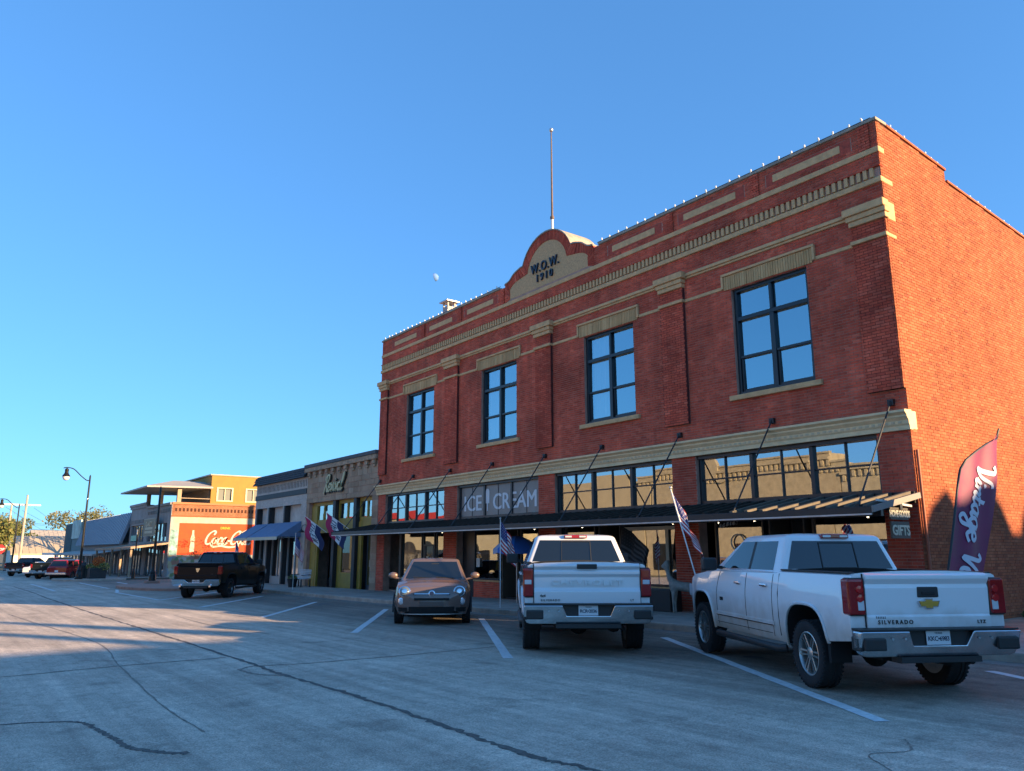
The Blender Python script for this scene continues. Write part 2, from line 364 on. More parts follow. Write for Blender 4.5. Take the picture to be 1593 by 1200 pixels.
cr = [([(-60,5.1),(-48.8,5.0),(-40,4.8),(-30.4,4.7),(-23,4.65),(-17.3,4.63),(-12.9,4.57),(-11.9,4.53),(-10,4.58),(-8.2,4.56),(-6.8,4.5),(-5.6,4.46),(-5.0,4.58),(-3.6,4.6),(0,4.5),(6,4.6)], .075, 9),
      ([(-14.0,-3),(-14.1,1.17),(-14.2,2.0),(-14.3,2.95),(-14.3,4.5)], .06, 6), ([(-12.9,4.6),(-12.7,5.2),(-12.6,6.7),(-12.65,8.3),(-12.7,9.3)], (.06,.03), 6),
      ([(-10.6,-1),(-10.1,.9),(-9.85,1.45),(-9.6,1.62),(-9.2,1.66),(-8.7,1.72),(-8.2,1.76),(-7.85,1.92),(-7.6,2.12)], (.03,.075), 6),
      ([(-30,2.5),(-25.7,2.73),(-18.6,3.16),(-14.3,2.81),(-10.3,2.52),(-8.4,2.49)], (.035,.02), 6),
      ([(-12.95,4.55),(-12.6,4.2),(-12.0,4.25),(-11.6,4.5)], .06, 6),
      ([(-3.1,6.1),(-3.6,6.5),(-3.9,6.8),(-3.75,7.2),(-4.0,7.6)], (.01,.018), 6),
      ([(-26,6.5),(-22,6.3),(-18,6.6)], .03, 5)]
TAR2 = M('worn_tar', (.24,.20,.16), .85, var=.5, vscale=14)
for i, (p, w, n) in enumerate(cr): ribbon(p, w, .004, i, .45, n*2).build('crack_seal', TAR if i in (0,3) else TAR2, road)
OIL = M('oil_stain', (.10,.092,.085), .7, var=.5, vscale=7)
rs = random.Random(21)
for x, y in ((-8.6,11.6),(-9.4,12.1),(-14.6,12.0),(-15.3,12.6),(-21.0,11.4),(-22,12.2),(-27.5,11.8),(-28.3,12.4),(-33.5,11.9),(-3.4,11.6)):
    r0 = rs.uniform(.12,.38); P = [(x+r0*1.5*rs.uniform(.6,1.1)*cos(k*.7), y+r0*rs.uniform(.6,1.1)*sin(k*.7)) for k in range(9)]; P = cat(P+[P[0]], 3)[:-1]
    MB().add([(a, b, gz(a)+.0035) for a, b in P], [tuple(range(len(P)))]).build('oil_stain', OIL, road, fix=False)
# angled parking lines, slightly worn
def stripe(x0, y0, x1, y1, w=.11):
    d = Vector((x1-x0, y1-y0, 0)); l = d.length; n = max(4, int(l/.35)); pts = [(x0 + d.x*i/n, y0 + d.y*i/n) for i in range(n+1)]
    return ribbon(pts, w, .005, int(abs(x0)*10), .05, 1).build('parking_line', WPAINT, road)
for x0, y0, x1, y1 in [(-4.53,8.2,-11.8,12.9), (-11.1,8.25,-18.7,12.95), (-17.04,8.24,-24.1,12.8), (-23.15,8.24,-29.85,12.75), (-29.5,8.26,-36.2,12.85), (-35.7,8.3,-42.5,12.8), (2.0,8.2,-5.4,12.9)]:
    stripe(x0, y0, x1, y1, .17)
for q in [(-35.7,8.3,-45.6,8.4), (-45.6,8.5,-49.5,9.2), (-51.9,9.2,-66,9.7), (-52.4,11.4,-66,12.2), (-50.0,6.2,-66,6.6), (-53.2,-8,-53.5,8.6), (-76,2.0,-100,2.1), (-82,9.0,-88,13.2), (-88.5,9.0,-94.5,13.2)]: stripe(*q, .16)

# pavements in slabs with real joints, kerb stones in front
def pavement(name, x0, x1, y0, y1, sx, sy, mat=CONC, h=.15):
    p = struct(MB().box(x0+.002, x1-.002, y0+.002, y1-.002, -.25, h-.02).build(name, M('joint_dirt', (.11,.095,.08), .95), drape=True))
    nx = max(1, round((x1-x0)/sx)); ny = max(1, round((y1-y0)/sy)); dx = (x1-x0)/nx; dy = (y1-y0)/ny; rnd = random.Random(int(abs(x0)*7))
    for i in range(nx):
        for k in range(ny):
            e = rnd.uniform(-.004, .004)
            MB().box(x0+dx*i+.008, x0+dx*(i+1)-.008, y0+dy*k+.008, y0+dy*(k+1)-.008, 0, h+e).build('slab', mat, p, bevel=.006, segs=1, drape=True)
    return p
def kerb(x0, x1, y0, y1, n, along='x', h=.155):
    k = struct(MB().box(x0+.01, x1-.01, y0+.01, y1-.01, -.3, h-.03).build('kerb', KERB, drape=True))
    for i in range(n):
        if along == 'x': a = x0+(x1-x0)*i/n; b_ = x0+(x1-x0)*(i+1)/n; q = (a+.006, b_-.006, y0, y1)
        else: a = y0+(y1-y0)*i/n; b_ = y0+(y1-y0)*(i+1)/n; q = (x0, x1, a+.006, b_-.006)
        MB().box(*q, -.3, h).build('kerb_stone', KERB, k, bevel=.03, drape=True)
pavement('pavement', -52.0, -1.0, 14.4, 17.98, 1.9, 1.79); kerb(-52.0, -1.0, 14.2, 14.4, 17)
pavement('pavement', -8.55, -1.0, 18.0, 30, 2.5, 2.4, M('packed_dirt', (.30,.23,.165), .95, var=.3, vscale=2, bump=.4, bscale=25), .14)
kerb(-1.0, -.8, 14.2, 60, 14, 'y')
pavement('pavement', -140, -73.2, 14.0, 17.68, 2.6, 1.84); kerb(-140, -73.2, 13.8, 14.0, 22)
# gutter pan in front of the kerb
struct(sheet(-52, -1, 13.75, 14.2, .0045, 20, 1).build('gutter', M('gutter_concrete', (.20,.18,.155), .9, var=.35, vscale=2.5, bump=.2)))
# corner bulb-out of pale red concrete
BULB = M('brick_red_concrete', (.33,.20,.15), .9, var=.2, vscale=2)
def blob(pts, z0, z1, mat, name, par=None, n=6):
    P = cat(pts + [pts[0]], n)[:-1]
    return MB().prism([(p[0], p[1], z0) for p in P], (0, 0, z1-z0)).build(name, mat, par, bevel=.03, drape=True)
bo = struct(blob([(-44.2,14.3),(-44.8,11.8),(-46.4,10.3),(-50,9.6),(-54,10.0),(-56.2,11.6),(-56.6,14.2),(-56.2,17.9),(-52,17.9),(-51,14.4)], -.3, .145, BULB, 'bulb_out'))
bo2 = struct(blob([(-72,14.0),(-71,12),(-71.4,10.2),(-73,9.2),(-77,9.2),(-79,10.5),(-80,13.9)], -.3, .14, KERB, 'bulb_out'))

# ================================================================== MAIN BRICK BUILDING
XL, XR = -35.1, -8.6
bld = thing('brick_building', 'two storey red brick corner building with arched W.O.W. 1910 parapet', 'building', (0,0,0))
CR, BL = .075, .225
def lay(u0, u1, z0, z1, holes=(), bond=0, seed=0):
    """running bond inside a rectangle, cut around the holes"""
    out = []; n = int(round((z1-z0)/CR)); ch = (z1-z0)/n; row0 = int(round(z0/CR))
    for r in range(n):
        a = z0 + r*ch; b = a + ch; zc = (a+b)/2
        segs = [(u0, u1)]
        for h in holes:
            if h[2] < zc < h[3]:
                ns = []
                for s0, s1 in segs:
                    if h[1] <= s0 or h[0] >= s1: ns.append((s0, s1)); continue
                    if h[0] > s0: ns.append((s0, h[0]))
                    if h[1] < s1: ns.append((h[1], s1))
                segs = ns
        off = ((row0 + r) % 2) * BL/2
        for s0, s1 in segs:
            k = floor((s0 - off)/BL)
            while True:
                p = off + k*BL; q = p + BL; k += 1
                if p >= s1: break
                p = max(p, s0); q = min(q, s1)
                if q - p > .03: out.append((p, q, a, b))
    return out
J = .006
def brick_pts(br, axis, face, rnd, d=.014):
    p, q, a, b = br; e = rnd.uniform(-.003, .003)
    if axis == 'x':   # face looks to -Y
        y0 = face + e; y1 = face + d
        return [(p+J, y1, a+J), (q-J, y1, a+J), (q-J, y1, b-J), (p+J, y1, b-J), (p+J, y0, a+J), (q-J, y0, a+J), (q-J, y0, b-J), (p+J, y0, b-J)]
    x0 = face + e; x1 = face - d   # looks to +X
    return [(x1, p+J, a+J), (x1, q-J, a+J), (x1, q-J, b-J), (x1, p+J, b-J), (x0, p+J, a+J), (x0, q-J, a+J), (x0, q-J, b-J), (x0, p+J, b-J)]
BF = [(4,5,6,7), (0,1,5,4), (1,2,6,5), (2,3,7,6), (3,0,4,7)]
camp = Vector((0, 0, 1.68))
def brickwork(fields, axis, mat, parent, single=0, name='brickwork', pick=None):
    rnd = random.Random(5); allb = []
    for br, face in fields: allb += [(b, face) for b in br]
    chosen = set()
    if single:
        cand = []
        for i, (b, f) in enumerate(allb):
            if b[1]-b[0] < BL-.001 or not pick(b): continue
            c = Vector(((b[0]+b[1])/2, f, (b[2]+b[3])/2)) if axis == 'x' else Vector((f, (b[0]+b[1])/2, (b[2]+b[3])/2))
            cand.append(((c-camp).length, i))
        chosen = {i for _, i in sorted(cand)[:single]}
    mb = MB(); shared = None
    for i, (b, f) in enumerate(allb):
        if i in chosen:
            if shared is None:
                t = MB(); t.add([(x, y, z) for x, y, z in brick_pts((-BL/2, BL/2, -CR/2, CR/2), axis, 0, random.Random(1))], BF)
                shared = t.mesh('brick', mat, fix=False)
            cu, cz = (b[0]+b[1])/2, (b[2]+b[3])/2
            link('brick', shared, parent, (cu, f, cz) if axis == 'x' else (f, cu, cz))
        else: mb.add(brick_pts(b, axis, f, rnd), BF)
    return tag(mb.build(name, mat, parent, fix=True), kind='stuff')

YF = 18.0
WIN = [(-13.32,-10.88), (-19.72,-17.29), (-26.12,-23.69), (-32.5,-29.96)]
BAY = [(-14.94,-9.42), (-21.41,-15.87), (-27.88,-22.36), (-34.34,-28.93)]
PIL = [(-9.5,XR), (-16.0,-15.05), (-22.4,-21.45), (-28.9,-27.85), (XL,-34.34)]
ZW0, ZW1 = 6.03, 9.18
holes = [(a, b, ZW0, ZW1) for a, b in WIN] + [(a, b, -2, 4.46) for a, b in BAY]
W_ = MB()
W_.wall('x', XL, XR-.02, -1.2, 12.38, YF+.009, YF+.36, holes)
W_.box(XL, XL+.3, YF+.36, 46, -1.2, 12.1)                                # party wall, rear, roof
W_.box(XL+.3, XR-.36, 45.7, 46, -1.2, 11.3); W_.box(XL+.3, XR-.36, YF+.37, 45.7, 10.8, 11.0)
for a, b in PIL: MB().box(a+.006, b-.02 if b == XR else b-.006, YF-.091, YF+.004, 5.45, 9.72).build('pilaster_core', M('shade_red_brick', (.10,.022,.018), .95, var=.4, vscale=9), bld)  # core coloured dark to paint the shade on the pilaster returns
W_.box(XL+.01, XR-.02, YF-.061, YF+.009, 10.15, 12.36)                  # corbelled frieze and parapet
W_.build('wall', MORTAR, bld)
SW = MB().wall('y', YF+.36, 46, -1.2, 11.4, XR-.36, XR-.009, [])
SW.box(XR-.36, XR-.009, YF+.012, YF+.36, -1.2, 12.38); SW.box(XR-.36, XR-.009, YF-.088, YF+.012, 5.45, 9.72); SW.box(XR-.36, XR-.009, YF-.058, YF+.012, 10.15, 12.36)
STOP = lambda y: 12.44-.075*(y-18.0) if y < 21.58 else 11.84-.07*(y-21.58)
SW.prism([(XR-.36, YF+.36, 11.4), (XR-.36, YF+.36, STOP(YF+.36)-.07), (XR-.36, 21.58, STOP(21.57)-.07), (XR-.36, 21.58, STOP(21.59)-.07), (XR-.36, 27.8, 11.4)], (.351,0,0))
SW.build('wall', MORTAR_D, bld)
fl = []
thin = [(a-.3, b+.3, 9.24, 9.70) for a, b in WIN]
sill = [(a-.21, b+.21, 5.88, ZW0) for a, b in WIN]
pilh = [(a, b, 5.45, 9.72) for a, b in PIL]
fl.append((lay(XL, XR-.012, -.4, 4.46, holes), YF))
fl.append((lay(XL, XR-.012, 4.92, 9.24, holes + sill + pilh), YF))
fl.append((lay(XL, XR-.012, 9.35, 9.98, holes + thin + [(a, b, 9, 11) for a, b in PIL]), YF))
for i, (a, b) in enumerate(PIL): fl.append((lay(a, b-.012 if b == XR else b, 5.45, 9.24), YF-.10)); fl.append((lay(a, b-.012 if b == XR else b, 9.35, 9.72), YF-.10))
GA, GB = -24.35, -19.1                                                    # gable
PAN = [(-12.05,-9.1), (-15.3,-12.4), (-18.5,-15.6), (-27.6,-24.7), (-30.8,-27.9), (-34.2,-31.1)]
panh = [(a+.18, b-.18, 11.78, 12.2) for a, b in PAN]
fl.append((lay(XL, XR-.012, 10.16, 10.68), YF-.07)); fl.append((lay(XL, XR-.012, 11.13, 11.5), YF-.07))
fl.append((lay(XL, XR-.012, 11.66, 12.34, panh + [(GA, GB, 11.6, 12.4)]), YF-.07))
brickwork(fl, 'x', RED, bld, 150, pick=lambda b: b[0] > -16 and b[2] > 2.9)
sl = [(lay(YF, 46, -.4, 11.4), XR), (lay(YF-.095, YF, 5.45, 9.7), XR), (lay(YF-.065, YF, 10.2, 12.34), XR)]
for r in range(14):
    z = 11.4 + r*CR; ends = [y for y in (18+.05*k for k in range(200)) if STOP(y) > z+CR+.05]
    if ends: sl.append((lay(YF, max(ends), z, z+CR), XR))
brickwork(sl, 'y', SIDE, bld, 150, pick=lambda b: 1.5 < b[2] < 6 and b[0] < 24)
# dark backs of the recessed parapet panels with a tan strip, and corbel strips beside them
for a, b in PAN:
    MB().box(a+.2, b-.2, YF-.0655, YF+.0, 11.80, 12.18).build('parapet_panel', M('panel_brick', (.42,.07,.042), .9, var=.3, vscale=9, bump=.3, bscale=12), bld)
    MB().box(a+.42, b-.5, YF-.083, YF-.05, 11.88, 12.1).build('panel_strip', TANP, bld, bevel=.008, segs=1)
    brickwork([(lay(b+.02, b+.32, 11.66, 12.34), YF-.11)], 'x', RED, bld, name='parapet_strip')
# belts, cornice, copings
def belt(name, z0, z1, out, mat=TANP, x0=XL-.02, x1=XR+.02, ret=.35, y=YF-.07):
    return MB().box(x0, x1, y-out, y+.12, z0, z1).build(name, mat, bld, bevel=.012, segs=1)
belt('belt_course', 11.5, 11.655, .035); belt('belt_course', 10.685, 10.83, .06)
prf = [(0,4.46),(-.09,4.46),(-.09,4.56),(-.12,4.60),(-.12,4.68),(-.19,4.76),(-.19,4.80),(-.27,4.86),(-.27,4.915),(0,4.93)]
MB().prism([(XL-.06, YF+.05+d, z) if d == 0 else (XL-.06, YF+d, z) for d, z in prf], (XR-XL+.10, 0, 0)).build('cornice', STONE, bld)
cm = MB()
for i in range(int((XR-XL)/.16)): cm.box(XL+.05+i*.16, XL+.13+i*.16, YF-.135, YF-.10, 4.615, 4.665)
tag(cm.build('cornice_dentils', M('cream_dentil_stone', (.60,.46,.29), .85), bld), kind='stuff')
for i in range(155):
    if i == 0: dm = MB().box(-.047, .047, -.05, .05, 10.86, 11.10).mesh('dentil', TANP)
    link('dentil', dm, bld, (XL+.14 + i*.1698, YF-.085, 0))
MB().box(XL, XR-.02, YF-.03, YF-.015, 10.84, 11.12).build('dentil_back', M('dark_back_brick', (.05,.02,.018), .95), bld)  # near-black sheet behind the dentil row
belt('belt_course', 11.105, 11.135, .07, RED)
# thin string course between lintels and pilasters, double moulding at the capitals
segx = [XL]; 
for a, b in sorted(WIN): segx += [a-.3, b+.3]
segx.append(XR+.005)
for a, b in zip(segx[::2], segx[1::2]): MB().box(a, b, YF-.025, YF+.05, 9.245, 9.345).build('string_course', TANP, bld, bevel=.01, segs=1)
for a, b in PIL: MB().box(a-.02, b+.02, YF-.165, YF-.03, 9.246, 9.344).build('string_course', TANP, bld, bevel=.01, segs=1)
sp = sorted(PIL)
for (a, b), (c, d) in zip(sp[:-1], sp[1:]):
    MB().box(b+.003, c-.003, YF-.045, YF+.02, 9.985, 10.05).build('moulding', TANP, bld, bevel=.01, segs=1)
    MB().box(b+.003, c-.003, YF-.085, YF+.02, 10.055, 10.15).build('moulding', TANP, bld, bevel=.01, segs=1)
for a, b in PIL:
    m = MB(); r = .025 if b == XR else 0
    m.box(a-.02, b+.02+r, YF-.17, YF+.02, 9.725, 9.86); m.box(a-.06, b+.05+r, YF-.21, YF+.02, 9.864, 10.0); m.box(a-.12, b+(.06 if b == XR else .12), YF-.26, YF+.02, 10.004, 10.2)
    m.build('capital', TANP, bld, bevel=.012, segs=1)
# quoin returns of the tan bands on the side wall
for z0, z1, w in ((11.5,11.655,.2),(10.685,10.83,.45),(9.72,10.2,.4),(9.245,9.345,.35),(4.48,4.92,.32)):
    MB().box(XR-.03, XR+.012, YF-.05, YF+w, z0+.004, z1-.004).build('band_return', STONE if z1 < 5 else TANP, bld, bevel=.01, segs=1)
MB().box(XL-.03, GA-.35, YF-.13, YF+.42, 12.355, 12.44).build('coping', M('coping_stone', (.34,.29,.23), .85, var=.25, vscale=3), bld, bevel=.02)
MB().box(GB+.35, XR+.04, YF-.13, YF+.42, 12.355, 12.44).build('coping', MATS['coping_stone'], bld, bevel=.02)
for y0, y1, d in ((YF+.43,21.6,0),(21.61,27.9,0)): MB().bar((XR-.18, y0, STOP(y0)-.03), (XR-.18, y1, STOP(y1-.03)-.03), .44, .07).build('coping', SIDE, bld, bevel=.012)
MB().box(XR-.4, XR+.035, 27.95, 46, 11.402, 11.46).build('coping', SIDE, bld, bevel=.015)
# gable: arched outline with ogee shoulders
GC, GZ, GR = -21.68, 12.28, 1.58
def gable(off):
    pts = []; r = GR - off
    pts += [(GA+off*.9, 11.66+off*.25), (GA+off*.9, 12.42-off)]
    pts += [(x, z-off) for x, z in cat([(GA+off*.9,12.44),(GA+.3,12.5),(GA+.62,12.72),(GC-GR-.02+off*.9,12.86)], 4)[1:]]
    a0 = math.acos(min(1, (GC - (GC-GR-.02)) / (GR+.03))) if 0 else pi - math.asin((12.86-off-GZ)/r if abs((12.86-off-GZ)/r) < 1 else .3)
    a1 = pi - a0
    for k in range(15): t = a0 + (a1-a0)*k/14; pts.append((GC + r*cos(t), GZ + r*sin(t)))
    pts += [(2*GC-x, z) for x, z in [(x, z-off) for x, z in cat([(GA+off*.9,12.44),(GA+.3,12.5),(GA+.62,12.72),(GC-GR-.02+off*.9,12.86)], 4)[1:]][::-1]]
    pts += [(2*GC-GA-off*.9, 12.42-off), (2*GC-GA-off*.9, 11.66+off*.25)]
    return pts
g0, g1 = gable(0), gable(.36)
MB().prism([(x, YF-.05, z) for x, z in g0], (0, .5, 0)).build('gable', M('gable_brick', (.42,.07,.042), .9, var=.25, vscale=9, bump=.3, bscale=12), bld)
# brick border laid along the outline
bm_ = MB(); rnd = random.Random(3)
for i in range(len(g0)-1):
    a, b, c, d = Vector((*g0[i],0)), Vector((*g0[i+1],0)), Vector((*g1[i+1],0)), Vector((*g1[i],0))
    n = max(1, int((b-a).length/.085))
    for k in range(n):
        t0, t1 = (k+.08)/n, (k+.92)/n
        q = [a.lerp(b,t0), a.lerp(b,t1), d.lerp(c,t1), d.lerp(c,t0)]; e = rnd.uniform(-.006,.004)
        bm_.prism([(p.x, YF-.05, p.y) for p in q], (0, -.035+e, 0))
tag(bm_.build('gable_border', RED, bld), kind='stuff')
MB().prism([(x, YF-.052, z) for x, z in g1], (0, -.012, 0)).build('gable_field', M('gable_tan', (.55,.34,.17), .9, var=.22, vscale=14, bump=.3, bscale=25), bld)
LET = M('letter_blue_black', (.012,.018,.035), .4)
lm = text_mesh('W.O.W.', .54, .035, LET, .006, 1.15); lm.transform(Matrix.Diagonal((.80,1,1,1))); link('lettering', lm, bld, (GC-.06, YF-.10, 12.36), (pi/2, 0, 0))
lm = text_mesh('1910', .42, .035, LET, .006, 1.4); lm.transform(Matrix.Diagonal((.95,1,1,1))); link('lettering', lm, bld, (GC-.10, YF-.10, 11.97), (pi/2, 0, 0))
# lead/stone cap rolled over the gable and its little barrel roof
cp = MB(); P = g0[1:-1]
for (x0, z0), (x1, z1) in zip(P[:-1], P[1:]):
    cp.add([(x0,YF-.12,z0),(x1,YF-.12,z1),(x1,YF+1.3,z1),(x0,YF+1.3,z0),(x0,YF-.12,z0+.055),(x1,YF-.12,z1+.055),(x1,YF+1.3,z1+.055),(x0,YF+1.3,z0+.055)], [(0,3,2,1),(4,5,6,7),(0,1,5,4),(1,2,6,5),(2,3,7,6),(3,0,4,7)])
cp.build('gable_cap', MATS['coping_stone'], bld, smooth=40)
# windows
CURT = M('sheer_curtain', (.62,.62,.62), .9, var=.1, vscale=9, stretch=(14,1,.4))
CURTS = {1: [(.05,.46,0,1)], 2: [(.06,.47,0,1)], 0: [], 3: [(.05,.3,0,1)]}
for i, (a, b) in enumerate(WIN):
    w = MB().box(a+.002, b-.002, YF+.09, YF+.26, ZW0+.002, ZW0+.09).build('window', FRAME, bld)
    f = MB(); y0, y1 = YF+.10, YF+.24; c = (a+b)/2; z1r, z2r = ZW0+2.18, ZW0+1.10
    f.box(a+.003, a+.10, y0, y1, ZW0+.09, ZW1-.003); f.box(b-.10, b-.003, y0, y1, ZW0+.09, ZW1-.003); f.box(a+.10, b-.10, y0, y1, ZW1-.10, ZW1-.003)
    f.box(c-.07, c+.07, y0-.006, y1, ZW0+.09, z1r); f.box(c-.045, c+.045, y0, y1, z1r+.12, ZW1-.10); f.box(a+.10, b-.10, y0-.004, y1, z1r, z1r+.12)
    f.box(a+.10, c-.07, y0+.02, y1, z2r-.035, z2r+.04); f.box(c+.07, b-.10, y0+.02, y1, z2r-.035, z2r+.04)
    for s0, s1 in ((a+.10, c-.07), (c+.07, b-.10)):           # lower sash stiles
        f.box(s0, s0+.06, y0+.05, y1, ZW0+.09, z2r-.035); f.box(s1-.04, s1, y0+.05, y1, ZW0+.09, z2r-.035); f.box(s0+.06, s1-.04, y0+.05, y1, ZW0+.09, ZW0+.17)
    f.build('frame', FRAME, w, bevel=.008, segs=1)
    rows = [(ZW0+.17, z2r-.035, .06), (z2r+.04, z1r, .0), (z1r+.12, ZW1-.10, 0)]
    for s0, s1 in ((a+.10, c-.06), (c+.06, b-.10)):
        for z0, z1, dd in rows: 
            e = random.uniform(-.009,.009)
            MB().add([(s0, YF+.20+e, z0), (s1, YF+.20-e, z0), (s1, YF+.20-e*1.5, z1), (s0, YF+.20+e*.6, z1)], [(0,1,2,3)]).build('pane', GLASS, w, fix=False)
    for c0, c1, k0, k1 in CURTS[i]:
        rows_ = []
        for z in (ZW0+.1, ZW1-.1):
            rows_.append([(a + (b-a)*(c0+(c1-c0)*t/40), YF+.36+.04*sin(t*1.9)+.025*sin(t*.7), z) for t in range(41)])
        MB().grid(rows_).build('curtain', CURT, w, smooth=60)
    MB().box(a-.21, b+.21, YF-.10, YF+.12, 5.885, ZW0-.003).build('sill', TANP, bld, bevel=.015)
    # lintel: soldier course in a moulded frame
    l = MB().box(a-.30, b+.30, YF-.07, YF+.02, 9.625, 9.70)
    l.box(a-.30, a-.23, YF-.07, YF+.02, 9.25, 9.623); l.box(b+.23, b+.30, YF-.07, YF+.02, 9.25, 9.623)
    lo = l.build('lintel', TANP, bld, bevel=.01, segs=1)
    n = int((b-a+.44)/.078)
    for k in range(n):
        x = a-.22 + k*(b-a+.44)/n; e = random.uniform(-.006,.006)
        MB().box(x+.005, x+.073, YF-.03+e, YF+.02, 9.20, 9.615).build('brick', TAN, lo, fix=False)
# rooms behind the glass
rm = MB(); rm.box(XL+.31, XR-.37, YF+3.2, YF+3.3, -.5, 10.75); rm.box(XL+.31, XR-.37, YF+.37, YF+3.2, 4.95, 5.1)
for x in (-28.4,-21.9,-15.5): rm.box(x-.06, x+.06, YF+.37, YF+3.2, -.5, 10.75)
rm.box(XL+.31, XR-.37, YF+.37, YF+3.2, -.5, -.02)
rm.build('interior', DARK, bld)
# transoms above the canopy
ICE = M('frosted_sign_panel', (.24,.21,.19), .35, var=.15, vscale=1.2)
for i, (a, b) in enumerate(BAY):
    t = MB().box(a+.003, b-.003, YF+.13, YF+.30, 3.0, 3.14).build('transom', FRAME, bld)
    f = MB(); z0, z1 = 3.14, 4.457; L3 = (b-a)/3
    f.box(a+.003, b-.003, YF+.06, YF+.28, z1-.10, z1)
    f.box(a+.003, a+.09, YF+.12, YF+.28, z0, z1-.10); f.box(b-.09, b-.003, YF+.12, YF+.28, z0, z1-.10)
    for k in (1, 2): f.box(a+L3*k-.055, a+L3*k+.055, YF+.12, YF+.28, z0, z1-.10)
    for k in range(3): f.box(a+L3*(k+.5)-.02, a+L3*(k+.5)+.02, YF+.16, YF+.26, z0, z1-.10)
    if i != 2: f.box(a+.09, b-.09, YF+.165, YF+.25, 3.735, 3.775)
    f.build('frame', FRAME, t, bevel=.006, segs=1)
    for k in range(6):
        x0 = a+.05 + k*(b-a-.1)/6; x1 = x0 + (b-a-.1)/6
        for zz0, zz1 in ((z0, 3.755), (3.755, z1-.09)):
            e = random.uniform(-.006,.006); e2 = random.uniform(-.004,.004)
            MB().add([(x0, YF+.21+e, zz0), (x1, YF+.21-e, zz0), (x1, YF+.21-e+e2, zz1), (x0, YF+.21+e+e2, zz1)], [(0,1,2,3)]).build('pane', SHOP, t, fix=False)
    if i == 2:
        MB().box(a+.1, b-.1, YF+.176, YF+.19, z0+.01, z1-.11).build('sign_panel', ICE, t)
        VIN = M('white_vinyl', (.68,.70,.72), .5)
        lb = MB(); bold_text(lb, 'ICE', .9, VIN, .022, lambda x, y, z: (a+.95+x*1.02, YF+.168-z, 3.36+y)); lb.build('lettering', VIN, t, fix=False)
        lb = MB(); bold_text(lb, 'CREAM', .9, VIN, .022, lambda x, y, z: (a+3.82+x*.98, YF+.168-z, 3.36+y)); lb.build('lettering', VIN, t, fix=False)
        pz = a+2.02
        MB().prism([(pz-.13, YF+.164, 3.62)] + [(pz+.13*cos(q), YF+.164, 4.08+.13*sin(q)) for q in [pi-k*pi/8 for k in range(9)]] + [(pz+.13, YF+.164, 3.62)], (0,.008,0)).build('ice_pop_sign', VIN, t)
        MB().box(pz-.03, pz+.03, YF+.164, YF+.172, 3.32, 3.62).build('ice_pop_stick', VIN, t)
# shop fronts below the canopy
BULK = [(0,1.7),(1.7,2.6),(2.6,4.4),(4.4,5.5)]
OLIVE = M('brown_post', (.10,.075,.055), .6)
CREAMP = M('cream_paint', (.55,.50,.38), .5)
def shop(i, a, b, parts, dep=.25):
    s = MB().box(a+.01, b-.01, YF+dep, YF+dep+.1, 2.62, 3.0).build('shopfront', FRAME, bld)
    zb = gz(a) + .13
    for kind, x0, x1 in parts:
        x0 += a; x1 += a
        if kind == 'w':       # window on a brick bulkhead
            MB().box(x0+.02, x1-.02, YF+dep+.008, YF+dep+.12, zb-.3, zb+.62).build('bulkhead', MORTAR, s)
            brickwork([(lay(x0, x1, zb-.02, zb+.62), YF+dep)], 'x', RED, s, name='bulkhead_bricks')
            MB().box(x0-.005, x1+.005, YF+dep-.03, YF+dep+.12, zb+.625, zb+.69).build('ledge', TANP, s, bevel=.01, segs=1)
            z0 = zb+.69
        else: z0 = zb+.02
        dd = dep + (.9 if kind == 'D' else 0); f = MB(); y0, y1 = YF+dd, YF+dd+.08; fw_ = .06
        if kind == 'o':       # dark open recess
            continue
        f.box(x0, x0+fw_, y0, y1, z0, 2.62); f.box(x1-fw_, x1, y0, y1, z0, 2.62); f.box(x0+fw_, x1-fw_, y0, y1, 2.54, 2.62); f.box(x0+fw_, x1-fw_, y0, y1, z0, z0+.07)
        if kind in 'dD':
            f.box(x0+fw_, x1-fw_, y0, y1, zb+2.1, zb+2.17); f.box(x0+.10, x0+.19, y0+.01, y1, z0+.07, zb+2.1); f.box(x1-.19, x1-.10, y0+.01, y1, z0+.07, zb+2.1); f.box(x0+.19, x1-.19, y0+.01, y1, z0+.07, z0+.32)
        f.build('door_frame' if kind in 'dD' else 'frame', FRAME, s, bevel=.006, segs=1)
        e = random.uniform(-.008,.008)
        MB().add([(x0+.03, YF+dd+.05+e, z0), (x1-.03, YF+dd+.05-e, z0), (x1-.03, YF+dd+.05-e, 2.6), (x0+.03, YF+dd+.05+e, 2.6)], [(0,1,2,3)]).build('pane', SHOP, s, fix=False)
        if kind in 'dD': MB().tube([(x1-.22, YF+dd-.04, zb+.85), (x1-.22, YF+dd-.04, zb+1.3)], .014).build('door_handle', CHROME, s, smooth=60)
        if kind == 'D':
            MB().box(x0-.04, x0, YF+dep, YF+dd, zb, 2.62).build('reveal', OLIVE, s); MB().box(x1, x1+.04, YF+dep, YF+dd, zb, 2.62).build('reveal', OLIVE, s)
    return s
shop(3, *BAY[3], [('o',.02,1.15), ('w',1.35,3.2), ('d',3.3,4.3), ('w',4.4,5.38)])
MB().box(BAY[3][0]+1.16, BAY[3][0]+1.34, YF+.2, YF+.4, -.3, 2.62).build('post', OLIVE, bld)
MB().box(BAY[3][0]+.01, BAY[3][0]+1.15, YF+.3, YF+3.1, -.45, gz(-34)+.2).build('doorstep', CONC, bld)
s3 = shop(2, *BAY[2], [('w',.95,2.75), ('D',2.95,3.9), ('w',4.1,5.5)])
MB().box(BAY[2][0]+.05, BAY[2][0]+.9, YF+.3, YF+.4, -.3, 2.62).build('post', FRAME, bld)
s2 = shop(1, *BAY[1], [('w',.05,1.8), ('D',2.0,2.95), ('w',3.1,5.45)])
